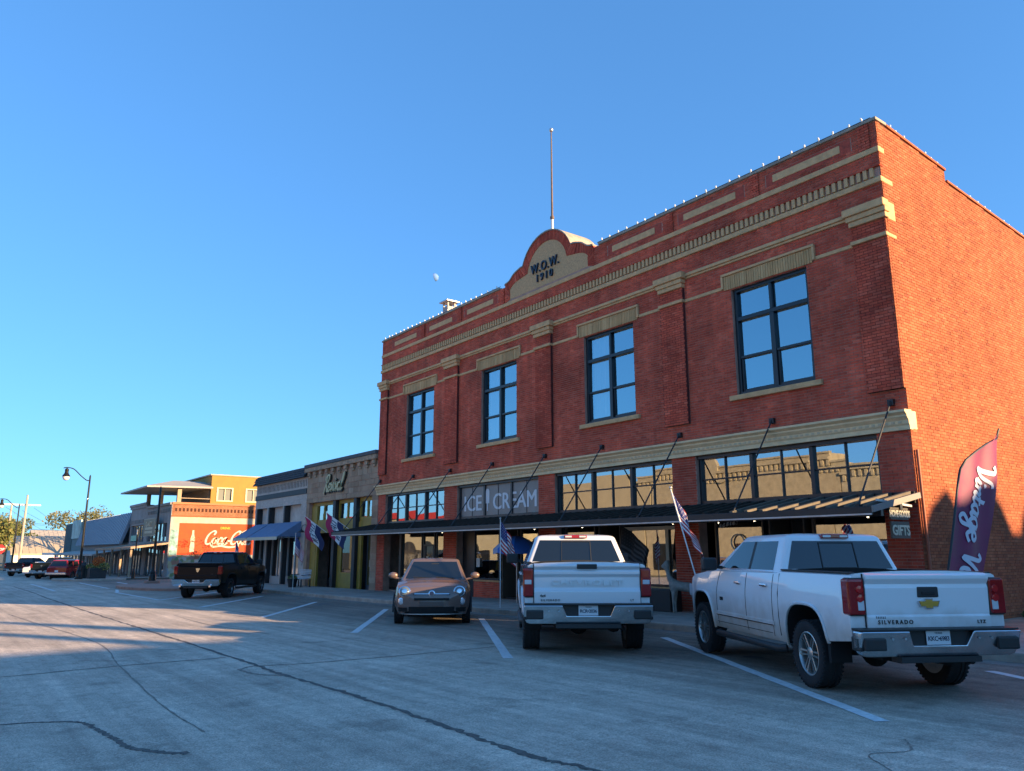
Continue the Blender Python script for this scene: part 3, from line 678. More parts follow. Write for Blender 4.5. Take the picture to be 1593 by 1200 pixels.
for x0, x1, z0, z1 in ((3.15,5.4,2.36,2.47),(3.3,3.42,.85,2.36),(4.95,5.07,.85,2.36)): MB().box(BAY[1][0]+x0, BAY[1][0]+x1, YF+.23, YF+.245, z0, z1).build('cream_trim', CREAMP, s2)
s1 = shop(0, *BAY[0], [('w',.35,2.0), ('D',2.2,3.2), ('w',3.45,5.5)])
# round emblem lettering on the near shop window
em = MB(); cx, cz = BAY[0][0]+1.15, 1.95
em.tube([(cx+.22*cos(t*.3), YF+.232, cz+.22*sin(t*.3)) for t in range(19)], .022, 5)
script(em, 'n a n i a', lambda u, v, w: (cx-.62+u, YF+.238-w, 2.36+v+.09*sin(u*2.4)), .085, .28, thick=.004)
em.build('window_lettering', M('window_decal', (.6,.58,.53), .6), s1)
# canopy, ribs, rods
CY, CZF, CZW = 15.95, 2.60, 2.98
CX0, CX1 = -35.75, XR+.02
can = MB()
can.add([(CX0,CY,CZF),(CX1,CY,CZF),(CX1,YF-.01,CZW),(CX0,YF-.01,CZW),(CX0,CY,CZF-.03),(CX1,CY,CZF-.03),(CX1,YF-.01,CZW-.03),(CX0,YF-.01,CZW-.03)], [(0,1,2,3),(7,6,5,4),(0,4,5,1),(1,5,6,2),(2,6,7,3),(3,7,4,0)])
can = can.build('canopy', M('canopy_sheet', (.016,.016,.016), .95, .0, spec=.1), bld)
MB().box(CX0, CX1, CY-.06, CY-.005, CZF-.14, CZF+.035).build('fascia', BLACK, can, bevel=.01, segs=1)
MB().box(CX0, CX1, CY-.075, CY-.062, CZF-.15, CZF-.115).build('drip_edge', STEEL, can)
MB().bar((CX1+.03, CY-.07, CZF-.03), (CX1+.03, YF-.02, CZW-.03), .05, .13).build('end_fascia', M('dull_end_metal', (.24,.22,.20), .6), can)
MB().bar((CX0-.03, CY-.07, CZF-.03), (CX0-.03, YF-.02, CZW-.03), .05, .15).build('end_fascia', BLACK, can)
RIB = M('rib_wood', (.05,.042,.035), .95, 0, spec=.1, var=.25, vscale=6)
RIBL = M('rib_sunlit_wood', (.13,.11,.085), .8, 0, var=.2, vscale=5)  # paler copy of the rib wood, paints sunlight on the right-end ribs
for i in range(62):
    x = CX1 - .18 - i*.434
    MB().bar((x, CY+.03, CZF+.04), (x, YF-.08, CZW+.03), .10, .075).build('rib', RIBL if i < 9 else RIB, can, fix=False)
bmn = MB()
for y, z in ((16.35,CZF-.0),(17.2,CZF+.16)): bmn.box(CX0+.05, CX1-.02, y-.05, y+.05, z-.16, z-.03)
bmn.build('beam', BLACK, can)
MB().box(XL+.03, XR-.05, YF-.06, YF-.012, 2.78, 3.04).build('ledger', BLACK, can)
for i in range(9):
    x = [-8.96,-12.22,-15.46,-18.87,-21.91,-25.25,-28.4,-31.6,-34.9][i]
    r = MB(); r.box(x-.07, x+.07, YF-.10, YF-.005, 5.07, 5.22); r.tube([(x, YF-.08, 5.14), (x, CY+.12, CZF+.08)], .022, 6); r.sph((x, YF-.09, 5.14), .04); r.box(x-.04, x+.04, CY+.06, CY+.2, CZF+.03, CZF+.09)
    r.build('rod', BLACK, bld)
pipe = MB().tube([(XR+.05, YF+.10, .1), (XR+.05, YF+.10, 4.0)], .035, 8).build('conduit', M('rust_red_pipe', (.35,.10,.05), .6), bld, smooth=60)

# small lit bulbs strung under the canopy
GLOW = M('lit_bulb', (1.0,.82,.55), .4, bright=3.0)
gb = MB().sph((0,0,0), .035, 8, 6).mesh('bulb', GLOW)
for x, y in ((-10.6,17.2),(-13.9,17.4),(-15.6,16.9),(-16.9,17.5),(-19.6,17.2),(-21.3,17.4),(-24.2,17.3),(-31.0,17.3)): link('canopy_bulb', gb, can, (x, y, CZF-.02))

# goods on shelves just inside the shop windows
gr_ = random.Random(31)
GOODS = [M('goods_'+n, c, .7) for n, c in (('red',(.45,.06,.04)),('cream',(.6,.52,.38)),('blue',(.08,.16,.34)),('green',(.10,.22,.08)),('brown',(.26,.14,.07)),('white',(.66,.64,.6)),('yellow',(.55,.38,.06)))]
def shelf(x0, x1, label):
    t = thing('display_shelf', label, 'shelf', (x0, YF+.95, gz(x0)+.14)); w = x1-x0
    for z in (.55, 1.05, 1.55): MB().box(0, w, 0, .32, z-.03, z).build('board', WOOD, t)
    for x in (.02, w-.06): MB().box(x, x+.04, 0, .32, 0, 1.9).build('upright', WOOD, t)
    for z in (.55, 1.05, 1.55):
        x = .1
        while x < w-.3:
            d = gr_.uniform(.10,.26); h = gr_.uniform(.12,.40); q = MB()
            if gr_.random() < .5: q.box(x, x+d, .04, .04+d, z+.002, z+h)
            else: q.lathe([(d*.5,z+.002),(d*.55,z+h*.5),(d*.3,z+h*.8),(d*.32,z+h)], 10, (x+d*.5, .16, 0))
            q.build('goods', gr_.choice(GOODS), t); x += d + gr_.uniform(.03,.18)
shelf(BAY[3][0]+1.5, BAY[3][0]+3.1, 'shelf of goods inside the leftmost shop window behind the crossover')
shelf(BAY[2][0]+1.0, BAY[2][0]+2.7, 'shelf of goods inside the window below the ICE CREAM sign')
shelf(BAY[1][0]+.2, BAY[1][0]+1.7, 'shelf of goods inside the window behind the middle pickup')
shelf(BAY[0][0]+3.6, BAY[0][0]+5.3, 'shelf of goods inside the rightmost shop window')
for i, (x, z, w, h) in enumerate(((BAY[3][0]+3.6,1.2,.22,.3),(BAY[2][0]+3.3,1.3,.3,.22),(BAY[0][0]+2.55,1.35,.24,.32),(BAY[2][0]+1.15,1.1,.25,.35))):
    MB().box(x, x+w, YF+(.24 if i in (0,3) else 1.14), YF+(.245 if i in (0,3) else 1.145), z, z+h).build('paper_notice', GOODS[5 if i % 2 else 1], bld)
# ================================================================== ROOF THINGS ON THE BRICK BUILDING
pole = thing('flagpole', 'tall bare tapered flagpole standing on top of the arched parapet', 'flagpole', (GC, YF+.25, 13.86))
MB().lathe([(.055,0),(.055,.62)], 10).build('base', WHITE, pole, smooth=50)
MB().lathe([(.045,.60),(.085,.66),(.085,.72),(.046,.80),(.038,2.2),(.026,4.4)], 10).build('shaft', M('old_pole_paint', (.13,.095,.08), .7, var=.25), pole, smooth=50)
MB().sph((0,0,4.5), .09).build('finial', ALU, pole, smooth=80)
vent = thing('roof_vent', 'square sheet metal chimney vent with flat cap on the roof', 'vent', (-32.3, 20.2, 11.0))
MB().box(-.24,.24,-.24,.24,0,3.0).build('flue', M('vent_metal', (.30,.29,.27), .6, .2, var=.12), vent, bevel=.02)
v_ = MB()
for x in (-.2,.2):
    for y in (-.2,.2): v_.box(x-.035,x+.035,y-.035,y+.035,3.0,3.22)
v_.build('cap_post', MATS['vent_metal'], vent)
MB().box(-.38,.38,-.38,.38,3.22,3.29).build('cap', STEEL, vent, bevel=.015)
BULBM = M('bulb_glass', (.85,.82,.74), .25, coat=.5)
def string_lights(path, n, label, sh):
    t = thing('string_lights', label, 'lights', path[0])
    o = Vector(path[0]); P = [Vector(p)-o for p in path]
    pts = []; tot = sum((b-a).length for a, b in zip(P[:-1], P[1:]))
    for i in range(n):
        d = tot*(i+.5)/n
        for a, b in zip(P[:-1], P[1:]):
            l = (b-a).length
            if d <= l: pts.append(a.lerp(b, d/l)); break
            d -= l
    MB().tube([p+Vector((0,0,.03)) for p in P], .012, 5).build('cable', BLACK, t)
    for p in pts: link('bulb', sh, t, p+Vector((random.uniform(-.05,.05) if abs(P[-1].x) > 1 else 0, random.uniform(-.05,.05) if abs(P[-1].y) > 1 else 0, random.uniform(-.01,.015))), (random.uniform(-.3,.3), random.uniform(-.3,.3), 0))
b_ = MB(); b_.lathe([(.014,0),(.014,.035),(.024,.05),(.031,.075),(.023,.105),(.003,.122)], 8); bulb = b_.mesh('bulb', BULBM, smooth=60)
string_lights([(XR-.1, YF-.09, 12.44), (GB+.3, YF-.09, 12.44)], 24, 'string of white bulbs on the parapet right of the arch', bulb)
string_lights([(GA-.3, YF-.09, 12.44), (XL+.1, YF-.09, 12.44)], 26, 'string of white bulbs on the parapet left of the arch', bulb)
string_lights([(XR-.05, YF+.5, 12.42), (XR-.05, 21.5, 12.19)], 8, 'short string of bulbs on the upper step of the side parapet', bulb)
string_lights([(XR-.05, 21.7, 11.84), (XR-.05, 27.8, 11.42)], 14, 'string of bulbs along the lower step of the side parapet', bulb)

# ================================================================== STONE SHOP WITH SCRIPT SIGN
RX0, RX1 = -44.3, -35.13
STN = brick_mat('grey_ashlar', [(.34,.23,.15),(.44,.30,.20),(.39,.265,.175),(.48,.35,.24)], blotch=.3)
rv = thing('stone_shop', 'single storey grey stone shop with script sign and olive yellow shopfront', 'shop building')
m = MB(); m.wall('x', RX0, RX1-.01, 4.5, 6.75, YF+.011, YF+.4, []); m.box(RX0, RX1-.01, YF+.4, 44, 6.0, 6.2); m.box(RX0, RX0+.3, YF+.4, 44, -1, 6.0); m.box(RX0+.3, RX1-.01, 43.7, 44, -1, 6.0)
m.box(RX1-.68, RX1-.01, YF+.011, YF+.4, -1, 4.5); m.box(RX0-.001+.002, RX0+.42, YF+.011, YF+.4, -1, 4.5)
m.build('wall', MORTAR, rv)
rnd = random.Random(8); blocks = []
def ash(x0, x1, z0, z1, par, y=YF):
    z = z0
    while z < z1 - .05:
        h = rnd.uniform(.24,.33); h = h if z + h < z1 - .15 else z1 - z; x = x0
        while x < x1 - .02:
            w = rnd.uniform(.4,.95); w = w if x + w < x1 - .25 else x1 - x; e = rnd.uniform(-.018,.006)
            MB().box(x+.008, x+w-.008, y+e, y+.03, z+.008, z+h-.008).build('stone', STN, par, bevel=.012, segs=1); x += w
        z += h
ash(RX0, RX1-.01, 4.5, 6.1, rv); ash(RX1-.68, RX1-.01, -.3, 4.5, rv); ash(RX0, RX0+.42, -.3, 4.5, rv)
CORB = M('corbel_stone', (.38,.26,.17), .9, var=.35, vscale=4, bump=.4, bscale=10)
for i in range(11):
    x = RX0 + .45 + i*.83
    q = MB(); q.box(x-.16, x+.16, YF-.16, YF+.02, 6.1, 6.3); q.box(x-.12, x+.12, YF-.10, YF+.02, 5.96, 6.1); q.build('corbel', CORB, rv, bevel=.02)
MB().box(RX0-.05, RX1-.01, YF-.22, YF+.1, 6.31, 6.56).build('cornice', CORB, rv, bevel=.03)
MB().box(RX0-.05, RX1-.01, YF-.26, YF+.3, 6.565, 6.76).build('coping', M('slate_coping', (.09,.095,.10), .8, var=.3, vscale=3), rv, bevel=.03)
OLV = M('olive_yellow_paint', (.36,.23,.035), .6, var=.15, vscale=3)
sf = MB().box(RX0+.42, RX1-.68, YF+.25, YF+.35, 4.3, 4.5).build('shopfront', OLV, rv)
PX = [(-40.6,-40.25),(-38.0,-37.65)]
for a, b in PX: MB().box(a, b, YF+.03, YF+.34, -.4, 4.5).build('post', M('dark_post', (.018,.018,.02), .6), rv, bevel=.02)
bays = [(RX0+.42,-40.6),(-40.25,-38.0),(-37.65,RX1-.68)]
for k, (a, b) in enumerate(bays):
    f = MB(); f.box(a, b, YF+.26, YF+.33, 3.25, 3.5); 
    for x in (a, (a+b)/2-.06, b-.12): f.box(x, x+.12, YF+.24, YF+.33, 3.5, 4.3)
    if k == 0: f.box(a, a+.75, YF+.2, YF+.33, -.4, 4.3)
    f.build('transom_frame', OLV, sf, bevel=.008, segs=1)
    MB().add([(a+.05,YF+.29,3.5),(b-.05,YF+.295,3.5),(b-.05,YF+.29,4.3),(a+.05,YF+.30,4.3)], [(0,1,2,3)]).build('pane', SHOP, sf, fix=False)
    z0 = gz(a)+.1
    if k == 0:      # door with side frame
        q = MB(); q.box(a+.75, a+.95, YF+.22, YF+.34, z0-.3, 3.25); q.box(b-.2, b, YF+.22, YF+.34, z0-.3, 3.25); q.box(a+.95, b-.2, YF+.22, YF+.34, 2.75, 3.25); q.build('door_surround', OLV, sf)
        d = MB(); d.box(a+.98, b-.25, YF+.9, YF+.96, z0, 2.7); d = d.build('door', M('dark_door', (.03,.03,.035), .4), sf)
        MB().box(a+1.12, b-.4, YF+.885, YF+.9, z0+.5, 2.5).build('door_glass', SHOP, sf)
    elif k == 1:
        q = MB(); q.box(a, b, YF+.26, YF+.34, z0-.3, z0+.85); q.box(a, a+.5, YF+.26, YF+.34, z0+.85, 3.25); q.box(b-.5, b, YF+.26, YF+.34, z0+.85, 3.25); q.box(a+.5, b-.5, YF+.26, YF+.34, 2.7, 3.25); q.build('panelling', OLV, sf)
        MB().add([(a+.5,YF+.31,z0+.85),(b-.5,YF+.31,z0+.85),(b-.5,YF+.31,2.7),(a+.5,YF+.31,2.7)], [(0,1,2,3)]).build('pane', glass_mat('dim_glass', (.25,.25,.25), .03, wave=0), sf, fix=False)
    else:
        q = MB(); q.box(a, a+.35, YF+.22, YF+.34, z0-.3, 3.25); q.box(a+.35, b, YF+.24, YF+.34, 2.7, 3.25); q.build('panelling', OLV, sf)
        MB().box(a+.5, b-.02, YF+.5, YF+.56, z0, 2.68).build('door', M('blue_grey_door', (.05,.075,.10), .35), sf)
        MB().add([(a+.62,YF+.49,z0+.25),(b-.12,YF+.49,z0+.25),(b-.12,YF+.49,2.55),(a+.62,YF+.49,2.55)], [(0,1,2,3)]).build('door_glass', SHOP, sf, fix=False)
        nt = MB(); nt.box(a+.85, b-.55, YF+.475, YF+.482, z0+1.15, z0+1.5); nt.box(a+.9, b-.7, YF+.475, YF+.482, z0+1.75, z0+2.0); nt.build('notice', CREAMP, sf)
MB().box(RX0+.42, RX1-.68, YF+1.4, YF+1.5, -.5, 4.5).build('interior', DARK, rv)
MB().box(RX0+.42, RX1-.68, YF+.36, YF+1.4, 4.31, 4.4).build('interior', DARK, rv)
sg = thing('script_sign', 'gold script sign with dark edging on the grey stone front', 'sign', (-41.55, YF-.05, 5.02))
mp = lambda dx, dz, dy: (lambda u, v, w: (u+dx, dy-w, v+dz))
q = MB(); wd = script(q, 'Revival', mp(.03,-.03,0), .43, .44, .42, .5, .75, .06, xs=1.02); q.build('backing', M('sign_black', (.012,.012,.012), .5), sg)
q = MB(); script(q, 'Revival', mp(0,0,-.05), .43, .26, .42, .7, .5, .05, xs=1.02); q.build('lettering', M('sign_gold', (.58,.48,.24), .45, .0), sg)
def wall_lamp(x, z, y0=YF):
    t = thing('wall_lamp', 'black gooseneck barn lamp at the edge of the blue awning', 'lamp', (x, y0, z))
    MB().tube(cat([(0,0,.1),(0,-.15,.28),(0,-.38,.25),(0,-.45,.05)], 5), .016, 6).build('arm', BLACK, t, smooth=60)
    MB().lathe([(.03,.06),(.05,0),(.22,-.12),(.22,-.14)], 14, (0,-.45,0)).build('lamp_shade', BLACK, t, smooth=50)
wall_lamp(-43.75, 2.95)

# ================================================================== PALE BRICK SHOP WITH BLUE AWNINGS
WX0, WX1 = -53.2, -44.32
PALE = brick_mat('pale_brick', [(.50,.44,.39),(.58,.51,.45),(.54,.475,.42),(.62,.55,.48)], blotch=.2)
wb = thing('pale_shop', 'single storey pale brick shop with dark shingled parapet and blue awnings', 'shop building')
bays = [(-52.75,-50.9),(-50.45,-48.1),(-47.7,-45.1)]
hl = [(a, b, -2, 4.55) for a, b in bays]
m = MB(); m.wall('x', WX0, WX1, -1, 6.1, YF+.01, YF+.4, hl); m.box(WX0, WX0+.35, YF+.4, 42, -1, 6.1); m.box(WX0+.35, WX1, YF+.4, 42, 5.8, 6.0); m.box(WX0+.35, WX1, 41.7, 42, -1, 5.8)
m.build('wall', M('pale_mortar', (.52,.46,.40), .9), wb)
brickwork([(lay(WX0, WX1-.01, -.4, 5.06, hl), YF), (lay(WX0, WX1-.01, 5.46, 6.1), YF)], 'x', PALE, wb)
SHN = M('dark_shingle', (.045,.052,.06), .85, var=.4, vscale=5)
for r in range(4):
    for i in range(20):
        x = WX0-.08 + i*.45 + (r%2)*.2
        MB().add([(x,YF-.30+r*.05,6.08+r*.14),(x+.44,YF-.30+r*.05,6.08+r*.14),(x+.44,YF-.17+r*.05,6.08+r*.14+.2),(x,YF-.17+r*.05,6.08+r*.14+.2),(x,YF-.26+r*.05,6.07+r*.14),(x+.44,YF-.26+r*.05,6.07+r*.14),(x+.44,YF-.1+r*.05,6.26+r*.14),(x,YF-.1+r*.05,6.26+r*.14)], [(0,1,2,3),(7,6,5,4),(0,4,5,1),(1,5,6,2),(2,6,7,3),(3,7,4,0)]).build('shingle', SHN, wb, fix=False)
MB().box(WX0-.06, WX1-.02, YF-.12, YF+.4, 6.1, 6.6).build('parapet', SHN, wb)
for i in range(36):
    if i == 0: pd = MB().box(-.04,.04,-.02,.02,5.55,5.95).mesh('dentil', M('dark_slot', (.10,.09,.085), .9))
    link('dentil', pd, wb, (WX0+.3 + i*.24, YF+.012, 0))
MB().box(WX0-.03, WX1-.02, YF-.05, YF+.02, 5.1, 5.42).build('band', M('dark_green_band', (.05,.065,.068), .7, var=.2), wb, bevel=.015)
for a, b in bays:
    s = MB().box(a, b, YF+.36, YF+.42, 3.35, 4.55).build('boarded_transom', M('pale_board', (.55,.50,.44), .8, var=.15, vscale=2), wb)
    MB().box(a-.2, a+.02, YF-.02, YF+.36, -.4, 4.55).build('post', MATS['dark_post'], wb, bevel=.02)
    f = MB(); z0 = gz(a)+.1
    for x in (a, (a+b)/2-.05, b-.1): f.box(x, x+.1, YF+.28, YF+.38, z0+.5, 3.3)
    f.box(a, b, YF+.26, YF+.38, z0-.3, z0+.5); f.build('shop_frame', M('pale_grey_paint', (.36,.35,.33), .6), wb)
    MB().add([(a,YF+.33,z0+.5),(b,YF+.335,z0+.5),(b,YF+.33,3.3),(a,YF+.34,3.3)], [(0,1,2,3)]).build('pane', SHOP, wb, fix=False)
MB().box(WX0+.36, WX1-.02, YF+2, YF+2.1, -.6, 4.6).build('interior', DARK, wb)
BLUE = M('blue_canvas', (.13,.19,.31), .75, var=.15, vscale=3)
VAL = M('cream_canvas', (.6,.54,.40), .8)
def awning(x0, x1, label):
    a = thing('awning', label, 'awning', (x0, YF-.01, 2.5)); w = x1-x0; n = 14; rows = []
    for k in range(5):
        t = k/4; rows.append([(w*i/n, -1.45*t, 1.0 - .92*t - .03*sin(pi*t) - .012*abs(sin(pi*i/n*4))) for i in range(n+1)])
    q = MB().grid(rows); q.grid([[(p[0],p[1],p[2]-.02) for p in r] for r in rows]); q.build('canvas', BLUE, a, smooth=60, fix=False)
    MB().add([(0,0,1),(0,-1.45,.08),(0,0,.08)], [(0,1,2)]).add([(w,0,1),(w,-1.45,.08),(w,0,.08)], [(0,2,1)]).build('side_canvas', BLUE, a, fix=False)
    MB().box(0, w, -1.46, -1.44, -.1, .085).build('valance', VAL, a)
    fr = MB()
    for x in (.02, w/2, w-.02): fr.tube([(x,0,.95),(x,-1.43,.06)], .015, 5); fr.tube([(x,0,.02),(x,-1.43,.04)], .015, 5)
    fr.build('awning_frame', STEEL, a)
awning(-52.95, -50.35, 'narrow blue canvas awning nearest the street corner')
awning(-50.2, -44.9, 'wide blue canvas awning with cream valance over the pale shop')

# ================================================================== CORNER BUILDING WITH MURAL
CX = -74.8
OB = brick_mat('orange_brick', [(.24,.075,.03),(.31,.11,.045),(.27,.09,.036),(.34,.13,.06)], blotch=.3)
cb = thing('mural_building', 'corner building with red painted soda mural and yellow upper storey', 'building')
m = MB(); m.box(CX-17, CX-.012, 18.0, 44, -1.5, 6.1); m.build('wall', M('white_painted_brick', (.42,.37,.29), .9, var=.15, vscale=2, bump=.5, bscale=14), cb)
MB().box(CX-.03, CX+.10, 17.72, 44, 5.95, 6.14).build('coping', M('orange_coping', (.40,.17,.08), .9), cb, bevel=.02)
brickwork([(lay(17.75, 27, 4.9, 5.95), CX)], 'y', OB, cb)
MB().box(CX-.011, CX-.0105, 27, 44, 4.9, 5.95).build('brick_band', OB, cb, fix=False)
for i in range(26):
    if i == 0: sd_ = MB().box(-.02,.012,-.09,.09,5.32,5.62).mesh('slot', M('brick_slot', (.06,.02,.012), .95))
    link('slot', sd_, cb, (CX, 18.1+i*.33, 0))
MB().box(CX-.02, CX+.04, 17.73, 44, 4.84, 4.95).build('ledge', OB, cb)
REDP = M('mural_red', (.62,.06,.010), .8, var=.2, vscale=1.6)
MB().box(CX-.02, CX+.006, 18.5, 30.5, 1.45, 4.28).build('mural_panel', REDP, cb)
def mural_mat():
    mm = bpy.data.materials.new('mural_picture'); mm.use_nodes = True; N = mm.node_tree.nodes; L = mm.node_tree.links
    tc = N.new('ShaderNodeTexCoord'); v = N.new('ShaderNodeTexVoronoi'); v.inputs['Scale'].default_value = 3.2; L.new(tc.outputs['Object'], v.inputs['Vector'])
    r = N.new('ShaderNodeValToRGB'); e = r.color_ramp.elements; cs = [(.50,.44,.32),(.42,.36,.20),(.16,.22,.10),(.55,.50,.42),(.36,.15,.08),(.25,.33,.36),(.5,.42,.2)]
    while len(e) < len(cs): e.new(.5)
    for i, c in enumerate(cs): e[i].position = i/(len(cs)-1); e[i].color = (*c,1)
    sp = N.new('ShaderNodeSeparateColor'); L.new(v.outputs['Color'], sp.inputs[0]); L.new(sp.outputs[0], r.inputs[0])
    L.new(r.outputs[0], N['Principled BSDF'].inputs['Base Color']); N['Principled BSDF'].inputs['Roughness'].default_value = .9; return mm
MUR = mural_mat()
MB().box(CX-.02, CX+.005, 17.8, 30.5, -.8, 1.44).build('mural_picture', MUR, cb)
MB().box(CX-.02, CX+.004, 17.8, 18.45, 1.45, 3.7).build('mural_picture', M('mural_teal', (.22,.38,.36), .9, var=.7, vscale=2.4), cb)
WP = M('mural_white', (.50,.46,.40), .8)
cc = MB()
sw = [[(1.0,.12),(1.6,-.42),(2.8,-.28),(4.2,-.5),(5.6,-.25)], [(5.1,1.75),(6.2,2.35),(7.4,2.0),(8.6,2.25)]]
script(cc, 'Coca-Cola', lambda u, v, w: (CX+.008+w, 20.75+u, 2.42+v), .57, .36, .34, .6, .5, .008, xs=1.02, strokes=sw); cc.build('script_lettering', WP, cb)
link('lettering', text_mesh('DRINK', .30, .004, M('mural_yellow', (.60,.36,.03), .8), .008), cb, (CX+.012, 22.6, 3.78), (pi/2,0,pi/2))
bt = MB(); bt.prism([(CX+.008, 19.75+y, 1.7+z) for y, z in [(-.2,0),(-.22,.5),(-.16,.85),(-.2,1.15),(-.09,1.6),(-.08,1.95),(.08,1.95),(.09,1.6),(.2,1.15),(.16,.85),(.22,.5),(.2,0)]], (.006,0,0)); bt.build('painted_bottle', M('mural_bottle', (.60,.42,.34), .8), cb)
# street front of the corner building, two grey sections
GREYB = brick_mat('grey_painted_brick', [(.27,.26,.25),(.33,.32,.31),(.30,.29,.28)], blotch=.25)
m = MB(); m.wall('x', CX-17, CX-.02, -1.5, 6.1, 17.72, 18.0, [(-83.6,-76.0,2.7,4.3), (-91.2,-85.0,2.7,4.4), (-83.6,-76.0,-2,2.3), (-91.2,-85.0,-2,2.3)]); m.build('front_wall', GREYB, cb)
MB().box(-84.2, CX-.02, 17.55, 17.72, 5.9, 6.12).build('front_cornice', GREYB, cb, bevel=.02); MB().box(-92, -84.3, 17.5, 17.72, 6.35, 6.6).build('front_cornice', GREYB, cb, bevel=.03)
MB().box(-92, -84.3, 17.6, 18.3, 6.1, 6.35).build('front_parapet', GREYB, cb)
for i in range(16): MB().box(-91.6+i*.46, -91.4+i*.46, 17.62, 17.72, 4.6, 4.95).build('corbel', GREYB, cb)
for i in range(18): MB().box(-83.8+i*.48, -83.6+i*.48, 17.64, 17.72, 5.3, 5.6).build('corbel', GREYB, cb)
for a, b in ((-83.6,-76.0),(-91.2,-85.0)):
    f = MB(); n = 5
    for k in range(n+1): x = a+(b-a-.1)*k/n; f.box(x, x+.1, 17.80, 17.92, -1, 4.3)
    f.build('front_frame', M('blue_grey_frame', (.17,.20,.23), .6), cb)
    MB().add([(a,17.88,-1),(b,17.88,-1),(b,17.89,4.3),(a,17.89,4.3)], [(0,1,2,3)]).build('pane', SHOP, cb, fix=False)
MB().box(-92, CX-.05, 19.5, 19.6, -1, 4.4).build('interior', DARK, cb)
wc = MB().add([(-92,14.6,2.05),(CX+.2,14.6,2.15),(CX+.2,17.7,2.55),(-92,17.7,2.5),(-92,14.6,1.85),(CX+.2,14.6,1.95),(CX+.2,17.7,2.4),(-92,17.7,2.35)], [(0,1,2,3),(7,6,5,4),(0,4,5,1),(1,5,6,2),(2,6,7,3),(3,7,4,0)]).build('porch_canopy', WOOD, cb)
for x in (-75.2,-79.4,-83.6,-87.8,-91.8): MB().box(x-.08, x+.08, 14.7, 14.86, -1, 2.0).build('porch_post', WOOD, cb)
# yellow upper storey with hipped porch
YEL = M('yellow_stucco', (.32,.18,.04), .85, var=.1, vscale=1.5)
MB().wall('y', 21.1, 40, 6.1, 8.75, CX-.6, CX-.25, [(21.75,23.0,6.45,7.55),(24.45,25.7,6.45,7.55)]).build('upper_wall', YEL, cb)
MB().box(CX-12, CX-.61, 21.1, 40, 6.1, 8.72).build('upper_core', YEL, cb)
MB().box(CX-12.2, CX-.15, 20.95, 40.2, 8.755, 8.87).build('roof_edge', M('pale_fascia', (.40,.34,.25), .8), cb)
for y0 in (21.75, 24.45):
    w = MB(); w.box(CX-.27, CX-.19, y0-.14, y0, 6.35, 7.66); w.box(CX-.27, CX-.19, y0+1.25, y0+1.39, 6.35, 7.66); w.box(CX-.27, CX-.19, y0, y0+1.25, 7.55, 7.66); w.box(CX-.27, CX-.19, y0, y0+1.25, 6.35, 6.46); w.box(CX-.30, CX-.24, y0+.6, y0+.66, 6.46, 7.55)
    wo = w.build('window', M('cream_trim', (.60,.52,.34), .7), cb)
    MB().add([(CX-.36,y0,6.46),(CX-.36,y0+1.25,6.46),(CX-.36,y0+1.25,7.55),(CX-.36,y0,7.55)], [(0,1,2,3)]).build('pane', M('blind_glass', (.20,.21,.19), .15, coat=.6), wo, fix=False)
PORCHW = M('porch_beam', (.36,.27,.18), .8)
MB().box(CX-10.6, CX-.55, 21.0, 21.09, 6.12, 8.1).build('porch_back', M('porch_siding', (.22,.18,.14), .85, var=.2, vscale=1.5), cb)
MB().box(CX-.44, CX-.06, 18.05, 21.1, 7.42, 7.62).build('porch_beam', PORCHW, cb); MB().box(CX-10.5, CX-.44, 17.7, 18.02, 7.42, 7.62).build('porch_beam', PORCHW, cb)
for x, y in ((CX-.25,18.3),(CX-5,17.86),(CX-10.2,17.86)): MB().box(x-.17, x+.17, y-.17, y+.17, 6.14, 7.42).build('porch_post', PORCHW, cb)
r_ = [(CX+.35,15.4,7.5),(CX+.35,21.1,7.62),(CX-11.2,21.1,7.62),(CX-11.2,15.4,7.5)]; t_ = [(CX-2.6,18.3,8.28),(CX-2.6,21.1,8.28),(CX-8.6,21.1,8.28),(CX-8.6,18.3,8.28)]
MB().add([(x,y,z) for x,y,z in r_]+t_+[(x,y,z-.14) for x,y,z in r_], [(0,1,5,4),(1,2,6,5),(2,3,7,6),(3,0,4,7),(4,5,6,7),(0,8,9,1),(1,9,10,2),(2,10,11,3),(3,11,8,0),(8,11,10,9)]).build('porch_roof', M('porch_roof_metal', (.36,.33,.29), .6, var=.1), cb)
MB().box(CX-.10, CX-.06, 18.3, 21.0, 6.5, 6.56).build('railing', PORCHW, cb)
qs = thing('hanging_sign', 'olive hanging sign board with pale lettering above the wooden porch roof', 'sign', (-79.6, 17.0, 3.2))
MB().box(-2.25, 2.25, -.04, .04, 0, 1.55).build('board', M('sign_olive', (.22,.18,.11), .6), qs, bevel=.03)
MB().box(-2.3, 2.3, -.03, .05, -.05, 1.6).build('board_edge', M('sign_pale', (.42,.38,.28), .6), qs, bevel=.03)
PALE_L = M('sign_cream', (.58,.52,.36), .6)
link('lettering', text_mesh('QUALITY', .60, .01, PALE_L, .012), qs, (0,-.06,.90), (pi/2,0,0))
q = MB(); 
for z, w in ((.56,1.4),(.22,1.5)):
    x = -w
    while x < w: l = random.uniform(.12,.26); q.box(x, x+l, -.052, -.045, z, z+.22); x += l+.06
q.build('small_lettering', PALE_L, qs)

